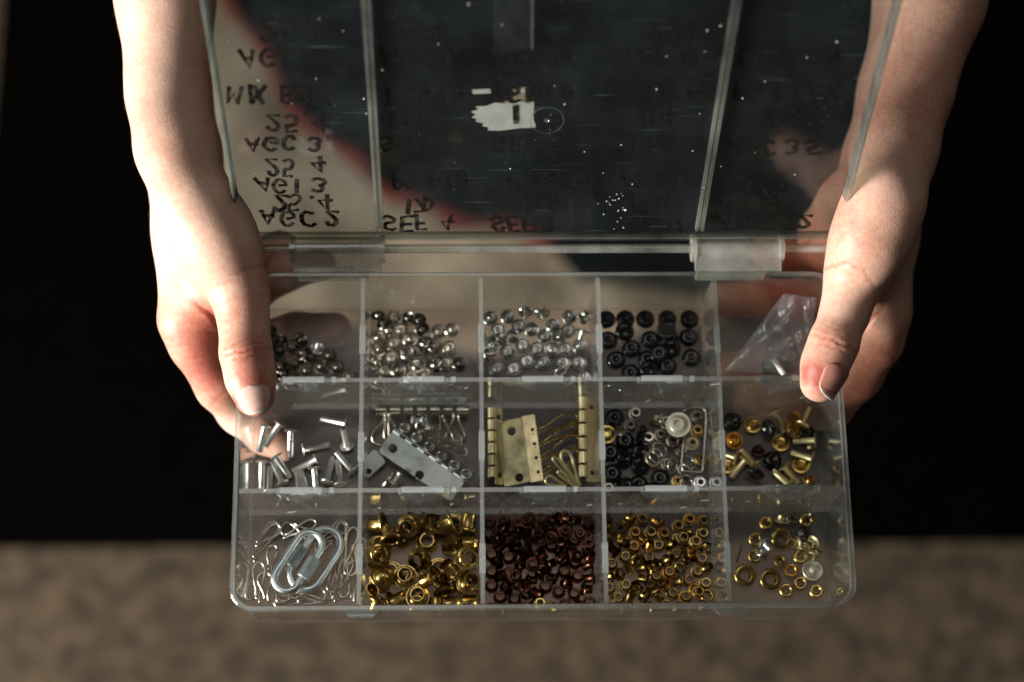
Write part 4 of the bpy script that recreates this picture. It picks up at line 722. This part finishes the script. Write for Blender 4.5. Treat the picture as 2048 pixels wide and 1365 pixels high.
# ================================================================ the person: forearms and hands (one surface), dark clothes
class Field:
    def __init__(s, lo, hi, res):
        s.lo = np.array(lo, np.float32); s.res = res; s.n = np.ceil((np.array(hi) - s.lo) / res).astype(int) + 1
        s.f = np.full(s.n, 25.0, np.float32)
    def cone(s, a, b, ra, rb, k=4.0, sub=False):
        a = np.array(a, np.float32); b = np.array(b, np.float32); R_ = max(ra, rb) + max(k, 3) + 3
        i0 = np.maximum(0, np.floor((np.minimum(a, b) - R_ - s.lo) / s.res).astype(int)); i1 = np.minimum(s.n, np.ceil((np.maximum(a, b) + R_ - s.lo) / s.res).astype(int) + 1)
        if (i1 <= i0).any(): return
        X = [(np.arange(i0[q], i1[q]) * s.res + s.lo[q]).astype(np.float32) for q in range(3)]
        px, py, pz = X[0][:, None, None] - a[0], X[1][None, :, None] - a[1], X[2][None, None, :] - a[2]
        d = b - a; dd = float(d @ d) + 1e-9
        t = np.clip((px * d[0] + py * d[1] + pz * d[2]) / dd, 0, 1)
        dist = np.sqrt((px - t * d[0]) ** 2 + (py - t * d[1]) ** 2 + (pz - t * d[2]) ** 2) - (ra + (rb - ra) * t)
        sl = tuple(slice(i0[q], i1[q]) for q in range(3)); o = s.f[sl]
        if sub:
            h = np.clip(.5 - .5 * (o + dist) / k, 0, 1); s.f[sl] = o + (-dist - o) * h + k * h * (1 - h)
        else:
            h = np.clip(.5 + .5 * (o - dist) / k, 0, 1); s.f[sl] = o + (dist - o) * h - k * h * (1 - h)
    def chain(s, pts, k=4.0):
        for (a, ra), (b, rb) in zip(pts[:-1], pts[1:]): s.cone(a, b, ra, rb, k)
    def sample(s, P):
        g = (np.asarray(P, float) - s.lo) / s.res; i = np.clip(np.floor(g).astype(int), 0, s.n - 2); w = g - i; r = 0
        for c in range(8):
            o = np.array([(c >> q) & 1 for q in range(3)]); ww = np.prod(np.where(o, w, 1 - w), axis=-1); j = i + o; r = r + ww * s.f[j[..., 0], j[..., 1], j[..., 2]]
        return r
    def surface(s):
        f = s.f; n = s.n - 1; ins = f < 0
        cs = [(slice(o, o + n[q]) if False else None) for q, o in ()]
        def sub(o): return f[o[0]:o[0] + n[0], o[1]:o[1] + n[1], o[2]:o[2] + n[2]]
        cnt = np.zeros(n, np.float32); acc = [np.zeros(n, np.float32) for _ in range(3)]
        for ax in range(3):
            for u in (0, 1):
                for v in (0, 1):
                    o = [0, 0, 0]; o[(ax + 1) % 3] = u; o[(ax + 2) % 3] = v; o2 = list(o); o2[ax] = 1
                    A, B = sub(o), sub(o2); m = (A < 0) != (B < 0); t = np.where(m, A / np.where(m, A - B, 1), 0)
                    cnt += m
                    for q in range(3): acc[q] += np.where(m, t if q == ax else float(o[q]), 0)
        act = cnt > 0; idx = -np.ones(n, int); idx[act] = np.arange(act.sum())
        I_ = np.argwhere(act); V = np.stack([acc[q][act] / cnt[act] for q in range(3)], 1) + I_
        V = V * s.res + s.lo; F_ = []
        for ax in range(3):
            a1, a2 = (ax + 1) % 3, (ax + 2) % 3
            sl0 = [slice(1, n[q]) for q in range(3)]; sl0[ax] = slice(0, n[ax]); sl1 = list(sl0); sl1[ax] = slice(1, n[ax] + 1)
            A, B = ins[tuple(sl0)], ins[tuple(sl1)]
            for cond, flip in ((A & ~B, False), (~A & B, True)):
                e = np.argwhere(cond)
                if not len(e): continue
                base = e.copy(); base[:, a1] += 1; base[:, a2] += 1
                def g(d1, d2):
                    c = base.copy(); c[:, a1] -= d1; c[:, a2] -= d2; return idx[c[:, 0], c[:, 1], c[:, 2]]
                q = np.stack([g(1, 1), g(0, 1), g(0, 0), g(1, 0)], 1)
                F_.append(q[:, ::-1] if flip else q)
        return V, np.concatenate(F_)
def relax(V, F_, it=2, lam=.5, wt=None):
    i = np.concatenate([F_[:, k] for k in range(4)] * 2); j = np.concatenate([F_[:, (k + 1) % 4] for k in range(4)] + [F_[:, (k - 1) % 4] for k in range(4)])
    n = len(V); c = np.bincount(i, minlength=n); w = lam if wt is None else (lam * wt)[:, None]
    for _ in range(it):
        S_ = np.stack([np.bincount(i, V[j, q], n) for q in range(3)], 1); V = V + w * (S_ / c[:, None] - V)
    return V
def largest(V, F_):
    lab = np.arange(len(V))
    while True:
        m = lab[F_].min(1); new = lab.copy()
        for k in range(4): np.minimum.at(new, F_[:, k], m)
        new = new[new]
        if (new == lab).all(): break
        lab = new
    u, c = np.unique(lab, return_counts=True); keep = lab == u[c.argmax()]; ix = np.cumsum(keep) - 1
    return V[keep], ix[F_[keep[F_[:, 0]]]]
def vnormals(V, F_):
    n = np.cross(V[F_[:, 2]] - V[F_[:, 0]], V[F_[:, 3]] - V[F_[:, 1]]); N_ = np.zeros_like(V)
    for k in range(4): np.add.at(N_, F_[:, k], n)
    return N_ / (np.linalg.norm(N_, axis=1)[:, None] + 1e-9)

def hand_skin(lo, hi, chains, creases, reds, res=1.15):
    fd = Field(lo, hi, res)
    for pts, k in chains:
        fd.chain([(np.array(p), r) for p, r in pts], k)
    V, F_ = fd.surface(); V, F_ = largest(V, F_); V = relax(V, F_, 4); wt = np.clip((V[:, 1] - 128) / 30, 0, 1) * np.clip((V[:, 2] + 48) / 12, 0, 1); V = relax(V, F_, 140, .5, wt); Nn = vnormals(V, F_); D = np.zeros(len(V)); red = np.zeros(len(V))
    for c, axis, rad, depth, wid, curve in creases:
        c = np.array(c); axis = np.array(axis, float); axis /= np.linalg.norm(axis); q = V - c; t = q @ axis; r2 = np.linalg.norm(q - t[:, None] * axis, axis=1)
        side = np.cross(axis, [0, 0, 1]); sv = q @ side
        tt = t + curve * (sv / 10) ** 2 + .35 * np.sin(sv * .9 + c[0])
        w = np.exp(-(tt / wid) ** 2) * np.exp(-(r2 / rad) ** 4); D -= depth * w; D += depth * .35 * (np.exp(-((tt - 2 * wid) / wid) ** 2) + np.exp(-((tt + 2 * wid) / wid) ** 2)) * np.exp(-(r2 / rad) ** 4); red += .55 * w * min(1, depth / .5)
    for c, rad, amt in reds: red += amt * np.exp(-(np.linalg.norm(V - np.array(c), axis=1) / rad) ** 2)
    # low, uneven relief of tendons and flesh
    D += .07 * np.sin(V[:, 0] * .31 + 1.3 * np.sin(V[:, 1] * .17)) * np.sin(V[:, 1] * .23 + V[:, 2] * .29)
    V = V + Nn * D[:, None]
    return fd, V, F_, np.clip(red, 0, 1)

def A3(px, py, z): return at(px, py, z)
# ---- hand on the left of the picture: thumb on the rim, fingers under the box
Lc = [
 ([(A3(300, -330, 40), 25), (A3(330, 0, 22), 21.0), (A3(334, 190, 14), 17.4), (A3(353, 300, 20), 16.4)], 8),
 ([(A3(316, -330, 5), 25), (A3(335, 0, -8), 21.0), (A3(344, 190, -14), 17.4), (A3(358, 300, -14), 16.5)], 8),
 ([(A3(353, 300, 20), 16.2), (A3(384, 400, 30), 14.8), (A3(434, 475, 24), 15.6), (A3(470, 555, 15), 13.2)], 12),
 ([(A3(366, 300, -2), 16), (A3(376, 470, -8), 15), (A3(378, 640, -16), 12.6)], 8),
 ([(A3(366, 300, -14), 16), (A3(376, 470, -28), 15), (A3(376, 640, -40), 12.6)], 8),
 ([(A3(370, 310, -22), 15), (A3(382, 470, -46), 14), (A3(386, 620, -60), 12)], 8),
 ([(A3(374, 320, -28), 14), (A3(392, 460, -60), 12.5), (A3(398, 580, -78), 11)], 8),
 ([(A3(470, 555, 12), 12.8), (A3(482, 600, 13), 11.2), (A3(488, 650, 12), 9.9), (A3(492, 705, 12.5), 10.3), (A3(501, 755, 11), 9.9), (A3(509, 793, 9.2), 8.4)], 4),
 ([(A3(440, 520, 2), 14), (A3(412, 590, -10), 11.5), (A3(398, 640, -18), 11)], 9),
 ([(A3(378, 640, -16), 12.6), (A3(394, 688, -24), 11.6), (A3(441, 772, -40), 10.6), (A3(480, 824, -54), 9.6), (A3(530, 868, -54), 8.6), (A3(568, 888, -52.5), 7.8)], 4),
 ([(A3(376, 640, -40), 12.5), (A3(425, 720, -62), 10.2), (A3(500, 690, -57), 9.2), (A3(590, 664, -53), 8.4), (A3(668, 660, -52), 8.0)], 4),
 ([(A3(386, 620, -60), 12), (A3(430, 640, -74), 9.8), (A3(500, 590, -64), 8.8), (A3(575, 545, -54), 8.0), (A3(640, 530, -52), 7.4)], 4),
 ([(A3(398, 580, -78), 11), (A3(440, 570, -84), 8.8), (A3(500, 520, -70), 7.8), (A3(560, 490, -60), 7)], 4),
]
ua = A3(505, 793, 9) - A3(492, 705, 12.5)
Lcr = [(A3(490, 692, 20), ua, 11, .34, .45, .9), (A3(491, 704, 20), ua, 12, .48, .5, .5), (A3(493, 716, 20), ua, 11, .32, .45, -.5), (A3(489, 683, 20), ua, 9, .2, .45, 1.2), (A3(495, 725, 20), ua, 9, .16, .45, -.8),
       (A3(505, 545, 22), (.5, -.8, 0), 10, .32, .55, 1.0), (A3(478, 600, 22), (.3, -1, 0), 11, .12, .5, .8), (A3(474, 570, 22), (.3, -1, 0), 11, .12, .5, .8), (A3(482, 625, 22), (.2, -1, 0), 9, .1, .5, .8),
       (A3(425, 640, -8), (.55, .75, 0), 12, .8, .8, .2), (A3(428, 672, -14), (.1, -1, 0), 9, .3, .6, .4), (A3(418, 372, 28), (-.4, -1, .1), 11, .16, .6, .5), (A3(400, 345, 26), (-.4, -1, .1), 11, .12, .6, .5), (A3(420, 800, -28), (.56, -.8, 0), 9, .22, .6, 0)]
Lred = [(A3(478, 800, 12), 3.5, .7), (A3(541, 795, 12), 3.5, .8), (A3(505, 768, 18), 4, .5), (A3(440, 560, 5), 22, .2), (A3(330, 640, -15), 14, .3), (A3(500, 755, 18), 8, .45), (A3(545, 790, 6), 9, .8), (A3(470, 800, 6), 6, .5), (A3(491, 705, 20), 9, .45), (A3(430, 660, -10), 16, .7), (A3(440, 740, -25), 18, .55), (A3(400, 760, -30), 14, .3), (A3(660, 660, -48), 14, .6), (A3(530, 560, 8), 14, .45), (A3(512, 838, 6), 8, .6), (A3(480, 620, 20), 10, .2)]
Lf, LV, LF, LR = hand_skin((-200, 40, -106), (-60, 330, 52), Lc, Lcr, Lred)
# ---- hand on the right of the picture
Rc = [
 ([(A3(1900, -330, 55), 26), (A3(1868, 0, 20), 22.5), (A3(1812, 190, 12), 19.5), (A3(1788, 300, 20), 17.8)], 8),
 ([(A3(1880, -330, 15), 26), (A3(1850, 0, -10), 22.5), (A3(1800, 190, -18), 19), (A3(1778, 300, -20), 17)], 8),
 ([(A3(1786, 300, 20), 17.2), (A3(1772, 400, 33), 15.2), (A3(1738, 480, 25), 14.8), (A3(1712, 545, 15), 13)], 12),
 ([(A3(1780, 300, -4), 16), (A3(1768, 470, -12), 15), (A3(1757, 620, -18), 12.8)], 8),
 ([(A3(1776, 300, -18), 16), (A3(1766, 470, -30), 15), (A3(1754, 630, -40), 12.6)], 8),
 ([(A3(1760, 310, -26), 15), (A3(1745, 460, -48), 14), (A3(1735, 590, -60), 12)], 8),
 ([(A3(1745, 320, -32), 14), (A3(1725, 440, -62), 13), (A3(1715, 550, -76), 11)], 8),
 ([(A3(1690, 400, -20), 14), (A3(1665, 470, -50), 14), (A3(1660, 520, -64), 12)], 8),
 ([(A3(1712, 545, 13), 12.6), (A3(1702, 580, 13), 10.8), (A3(1690, 625, 12), 9.8), (A3(1667, 688, 12.5), 9.9), (A3(1650, 730, 10.5), 9.4), (A3(1639, 766, 9), 8.2)], 4),
 ([(A3(1735, 520, 0), 14), (A3(1752, 590, -12), 11), (A3(1757, 640, -18), 11)], 9),
 ([(A3(1757, 620, -18), 12.8), (A3(1752, 680, -26), 11.6), (A3(1716, 750, -42), 10.6), (A3(1660, 815, -55), 9.6), (A3(1580, 818, -54), 8.8), (A3(1500, 800, -52.3), 8.0)], 4),
 ([(A3(1754, 630, -40), 12.6), (A3(1715, 700, -62), 10.2), (A3(1630, 700, -57), 9.4), (A3(1530, 730, -53), 8.6), (A3(1455, 738, -52), 8.0)], 4),
 ([(A3(1735, 590, -60), 12), (A3(1690, 610, -74), 10), (A3(1600, 600, -62), 9.2), (A3(1520, 595, -54), 8.6), (A3(1440, 600, -52), 8)], 4),
 ([(A3(1715, 550, -76), 11), (A3(1670, 530, -82), 9), (A3(1600, 510, -70), 8.4), (A3(1530, 505, -60), 7.6)], 4),
]
ub = A3(1639, 766, 9) - A3(1667, 688, 12.5)
Rcr = [(A3(1672, 672, 20), ub, 10, .32, .45, .9), (A3(1667, 685, 20), ub, 11, .46, .5, .5), (A3(1662, 697, 20), ub, 10, .3, .45, -.4), (A3(1675, 662, 20), ub, 9, .18, .45, 1), (A3(1690, 545, 22), (-.45, -1, 0), 12, .4, .55, -1.2), (A3(1700, 522, 24), (-.45, -1, 0), 9, .15, .5, -1.0), (A3(1690, 575, 22), (-.4, -1, 0), 9, .13, .5, -.8),
       (A3(1745, 640, -10), (-.6, .7, 0), 10, .6, .8, .2), (A3(1775, 350, 28), (.3, -1, .1), 12, .14, .6, .5), (A3(1740, 405, 32), (.3, -1, .1), 11, .16, .6, .8), (A3(1760, 715, -25), (-.3, -1, 0), 9, .25, .6, 0), (A3(1600, 500, -40), (-.7, .6, 0), 12, .6, .7, 0)]
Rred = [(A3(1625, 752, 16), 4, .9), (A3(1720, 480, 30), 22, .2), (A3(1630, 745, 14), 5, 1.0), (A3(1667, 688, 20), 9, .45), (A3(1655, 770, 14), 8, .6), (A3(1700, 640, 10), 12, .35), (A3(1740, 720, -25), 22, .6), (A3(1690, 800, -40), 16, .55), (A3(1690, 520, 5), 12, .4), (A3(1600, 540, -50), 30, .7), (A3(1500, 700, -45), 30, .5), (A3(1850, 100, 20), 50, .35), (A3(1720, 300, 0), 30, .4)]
Rf, RV, RF, RR = hand_skin((66, 40, -106), (212, 345, 62), Rc, Rcr, Rred)

m, nt, out = newmat('skin'); L = nt.links.new
tc = N(nt, 'TexCoord'); av = N(nt, 'Attribute', _attribute_name='red')
n1 = N(nt, 'TexNoise', Scale=70.0, Detail=5.0, Roughness=0.6); L(tc.outputs['Object'], n1.inputs['Vector'])
n2 = N(nt, 'TexNoise', Scale=900.0, Detail=3.0); L(tc.outputs['Object'], n2.inputs['Vector'])
n0 = N(nt, 'TexNoise', Scale=24.0, Detail=3.0); L(tc.outputs['Object'], n0.inputs['Vector'])
n5 = N(nt, 'TexNoise', Scale=420.0, Detail=2.0); L(tc.outputs['Object'], n5.inputs['Vector'])
nn_ = math_(nt, 'ADD', n0.outputs[0], n1.outputs[0]); nn_ = math_(nt, 'ADD', nn_, n5.outputs[0])
t = math_(nt, 'MULTIPLY_ADD', nn_, .50); nt.nodes[-1].inputs[2].default_value = -.64
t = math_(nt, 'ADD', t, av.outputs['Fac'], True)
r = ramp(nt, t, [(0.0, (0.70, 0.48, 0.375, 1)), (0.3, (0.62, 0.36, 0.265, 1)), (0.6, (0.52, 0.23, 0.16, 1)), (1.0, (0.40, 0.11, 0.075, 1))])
v2 = N(nt, 'TexVoronoi', Scale=1150.0); L(tc.outputs['Object'], v2.inputs['Vector'])
hgt = math_(nt, 'ADD', n2.outputs[0], v2.outputs['Distance'])
p = N(nt, 'BsdfPrincipled', Roughness=0.48); L(r.outputs[0], p.inputs['Base Color'])
p.inputs['Specular IOR Level'].default_value = 0.4; p.inputs['Subsurface Weight'].default_value = 0.35
p.inputs['Subsurface Radius'].default_value = (1.0, .30, .16); p.inputs['Subsurface Scale'].default_value = 0.004
v3 = N(nt, 'TexVoronoi', Scale=520.0); v3.feature = 'DISTANCE_TO_EDGE'; wv_ = N(nt, 'TexNoise', Scale=260.0, Detail=2.0); L(tc.outputs['Object'], wv_.inputs['Vector'])
va = N(nt, 'VectorMath'); va.operation = 'MULTIPLY_ADD'; L(wv_.outputs['Color'], va.inputs[0]); va.inputs[1].default_value = (.0016, .0016, .0016); L(tc.outputs['Object'], va.inputs[2]); L(va.outputs[0], v3.inputs['Vector'])
ln_ = ramp(nt, v3.outputs['Distance'], [(0.0, g4(0)), (0.16, g4(1))])
b0 = N(nt, 'Bump', Strength=0.09, Distance=0.0005); L(ln_.outputs[0], b0.inputs['Height'])
b = N(nt, 'Bump', Strength=0.07, Distance=0.0004); L(b0.outputs[0], b.inputs['Normal']); L(hgt, b.inputs['Height']); L(b.outputs[0], p.inputs['Normal']); L(p.outputs[0], out.inputs[0]); MT['skin'] = m
PER = empty('person', (0, 420, -430)); tag(PER, 'person in dark clothes with bare forearms, holding the open box with both hands', 'person')
PO = np.array([0, 420, -430.0])
def skin_mesh(V, F_, red):
    V = V - PO; me = bpy.data.meshes.new('arm'); me.vertices.add(len(V)); me.vertices.foreach_set('co', (V / 1000).astype(np.float32).ravel())
    me.loops.add(F_.size); me.loops.foreach_set('vertex_index', F_.astype(np.int32).ravel()); me.polygons.add(len(F_)); me.polygons.foreach_set('loop_start', np.arange(0, F_.size, 4, dtype=np.int32)); me.update(calc_edges=True); me.validate()
    at_ = me.attributes.new('red', 'FLOAT', 'POINT'); at_.data.foreach_set('value', red.astype(np.float32))
    return link('arm', me, MT['skin'], PER, True)
armL, armR = skin_mesh(LV, LF, LR), skin_mesh(RV, RF, RR)
armL['label'] = 'pale right forearm and hand, thumb on the box rim, at the picture left'; armR['label'] = 'shaded left forearm and hand, thumb on the box rim, at the picture right'
# nails follow the skin
MT['nail'] = simple('nail', (0.72, 0.49, 0.42), 0.26, col2=(0.64, 0.40, 0.34), nscale=120, bump=.03)
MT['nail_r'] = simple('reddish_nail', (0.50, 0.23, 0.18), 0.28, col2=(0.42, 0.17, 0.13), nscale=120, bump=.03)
MT['nail_tip'] = simple('nail_free_edge', (0.72, 0.64, 0.55), 0.35, nscale=120, bump=.03)
def nail(arm, fd, base, tip, up_, half, over, mats, edge=.90, asym=0.0):
    base, tip, up_ = Vector(base), Vector(tip), Vector(up_).normalized(); ax = (tip - base); ln = ax.length; ax.normalize(); up_ = (up_ - ax * up_.dot(ax)).normalized(); sd = ax.cross(up_).normalized()
    nu, nv = 16, 22; v = []; mi = []
    for j in range(nv + 1):
        vv = j / nv
        wv = (1 - (1 - min(vv / .38, 1)) ** 2.4) ** .5 * (1 - .10 * vv) if vv < .38 else 1 - .10 * vv
        if vv > .70: wv *= (max(0.0, 1 - .88 * ((vv - .70) / .30) ** 2)) ** .5
        for i in range(nu + 1):
            u = (2 * i / nu - 1) * wv; ang_ = u * half; dr = up_ * math.cos(ang_) + sd * math.sin(ang_); c = base + ax * (ln * (vv + (asym * u * vv)))
            cc = base + ax * min(ln * vv, ln * .80)
            ts = np.linspace(2, 14, 49); P = np.array([list(c if vv < .8 else cc) for _ in ts]) + np.array(dr)[None] * ts[:, None]
            s_ = fd.sample(P); k = int(np.argmax(s_ > 0)); rr = ts[k] if s_[k] > 0 else 9
            if k > 0: rr = ts[k - 1] + (ts[k] - ts[k - 1]) * (-s_[k - 1]) / (s_[k] - s_[k - 1] + 1e-9)
            lift = .18 + .35 * max(0, 1 - abs(u)) * .4 - (.35 if vv < .06 else 0)
            v.append(c + dr * (rr + lift))
    f = [(j * (nu + 1) + i, j * (nu + 1) + i + 1, (j + 1) * (nu + 1) + i + 1, (j + 1) * (nu + 1) + i) for j in range(nv) for i in range(nu)]
    for j in range(nv):
        for i in range(nu): mi.append(1 if (j + .5) / nv > edge + .05 * (abs(2 * i / nu - 1) ** 2) * -1 else 0)
    mb = MB(); mb.add([tuple(np.array(q) - PO) for q in v], f, mi); o = mb.build('thumb_nail', mats, arm, True)
    md = o.modifiers.new('t', 'SOLIDIFY'); md.thickness = .0005; md.offset = 0
    return o
nail(armL, Lf, A3(503, 773, 10.8), A3(513, 829, 7.8), Vector((.04, -.08, 1)), .95, 0, [MT['nail'], MT['nail_tip']])
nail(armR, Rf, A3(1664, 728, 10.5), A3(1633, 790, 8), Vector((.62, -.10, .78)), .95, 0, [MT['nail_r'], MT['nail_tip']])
# short fine hairs on the lit forearm
hr = random.Random(9); mb = MB(); NL = vnormals(LV, LF); sel = np.argwhere((LV[:, 1] > 150) & (LV[:, 1] < 290) & (NL[:, 0] < .1) & (NL[:, 2] > -.6))[:, 0]
for k in hr.sample(list(sel), min(160, len(sel))):
    p0 = Vector(LV[k] - PO); n_ = Vector(NL[k]); d = (n_ * .45 + Vector((hr.uniform(-.3, .1), -1, hr.uniform(-.3, .3)))).normalized(); l = hr.uniform(1.0, 2.4)
    mb.tube([p0 - n_ * .2, p0 + d * l * .5 + n_ * .25, p0 + d * l + Vector((0, 0, -.2))], [.025, .022, .012], 3)
o = mb.build('arm_hair', simple('fair_hair', (.42, .28, .17), .5), armL, fix=False); o['kind'] = 'stuff'
# dark cloth on the floor with a red hem; black shirt and sleeves
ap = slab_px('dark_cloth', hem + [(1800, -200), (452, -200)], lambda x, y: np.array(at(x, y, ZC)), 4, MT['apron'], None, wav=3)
up(tag(ap, 'dark cloth with a red hem, seen blurred through the lid over the beige sheet', 'cloth'))
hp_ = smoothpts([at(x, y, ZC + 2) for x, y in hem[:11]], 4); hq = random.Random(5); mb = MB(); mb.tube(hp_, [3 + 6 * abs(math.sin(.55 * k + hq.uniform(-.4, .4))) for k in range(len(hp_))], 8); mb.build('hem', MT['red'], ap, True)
mb = MB()
ring = lambda cy, cz, rx, ry: [(rx * math.cos(a * math.pi / 14), cy + ry * math.sin(a * math.pi / 14), cz) for a in range(28)]
bridge(mb, [ring(640, -420, 190, 120), ring(650, -200, 175, 115), ring(665, 50, 180, 120), ring(680, 260, 210, 115), ring(690, 340, 150, 90), ring(695, 380, 70, 65)], [0] * 5)
mb.v = [tuple(np.array(q) - PO) for q in mb.v]; mb.build('shirt', MT['shirt'], PER, True)
for s_, e in ((-1, A3(306, -250, 24)), (1, A3(1888, -250, 36))):
    mb = MB(); mb.tube([tuple(np.array(q) - PO) for q in smoothpts([e, (s_ * 205, 440, 40), (s_ * 230, 560, 120), (s_ * 190, 670, 280)], 5)], [39] * 3 + [44] * 13, 20); mb.build('sleeve', MT['shirt'], PER, True)

# ---------------------------------------------------------------- labels: say where in its compartment each small piece lies
def short(l):
    for a_, b_ in ((' compartment', ''), ('scattered ', ''), (' of the back row', ' back cell'), ('the ', ''), (' in front heap beside two steel links', ' beside steel links'), (' in front heap right of copper eyelets', ' right of copper heap'), (' tangled around two zinc quick links', ' around zinc links'), ('fanned out ', ''), (' inside plastic bag by right thumb', ' in plastic bag'), (' with thin post', ' with post'), ('ring shaped ', 'ring '), (' in mixed heap of middle row', ' in mixed heap'), ('second back cell', 'second back cell'), ('beside left thumb in back left', 'beside left thumb')): l = l.replace(a_, b_)
    return l
groups = {}
for o in COL.objects:
    if o.parent is None and 'group' in o.keys() and o.type == 'MESH': groups.setdefault(o['group'], []).append(o)
for g, obs in groups.items():
    if len(obs) < 2: continue
    C_ = {}
    for o in obs:
        c = sum((o.matrix_basis @ Vector(b) for b in o.bound_box), Vector()) / 8; C_[o.name] = c
    xs = [c.x for c in C_.values()]; ys = [c.y for c in C_.values()]; x0, x1, y0, y1 = min(xs), max(xs), min(ys), max(ys)
    if len(obs) <= 6:
        hor = (x1 - x0) >= (y1 - y0)
        od = sorted(obs, key=lambda o: C_[o.name].x if hor else -C_[o.name].y); nm = ['first', 'second', 'third', 'fourth', 'fifth', 'sixth']
        for k, o in enumerate(od): o['label'] = short(o['label']) + (', ' + nm[k] + (' from the left' if hor else ' from the back'))
        continue
    if len(obs) > 40: continue
    nr = 3 if len(obs) <= 24 else 4; rown = {3: ['front', 'middle', 'back'], 4: ['front', 'near middle', 'far middle', 'back']}[nr]
    od = sorted(obs, key=lambda o: C_[o.name].y); per = math.ceil(len(od) / nr); nm = ['first', 'second', 'third', 'fourth', 'fifth', 'sixth', 'seventh', 'eighth', 'ninth', 'tenth', 'eleventh']
    for r_ in range(nr):
        for k, o in enumerate(sorted(od[r_ * per:(r_ + 1) * per], key=lambda o: C_[o.name].x)): o['label'] = short(o['label']) + ', ' + nm[k] + ' from left, ' + rown[r_] + ' band'
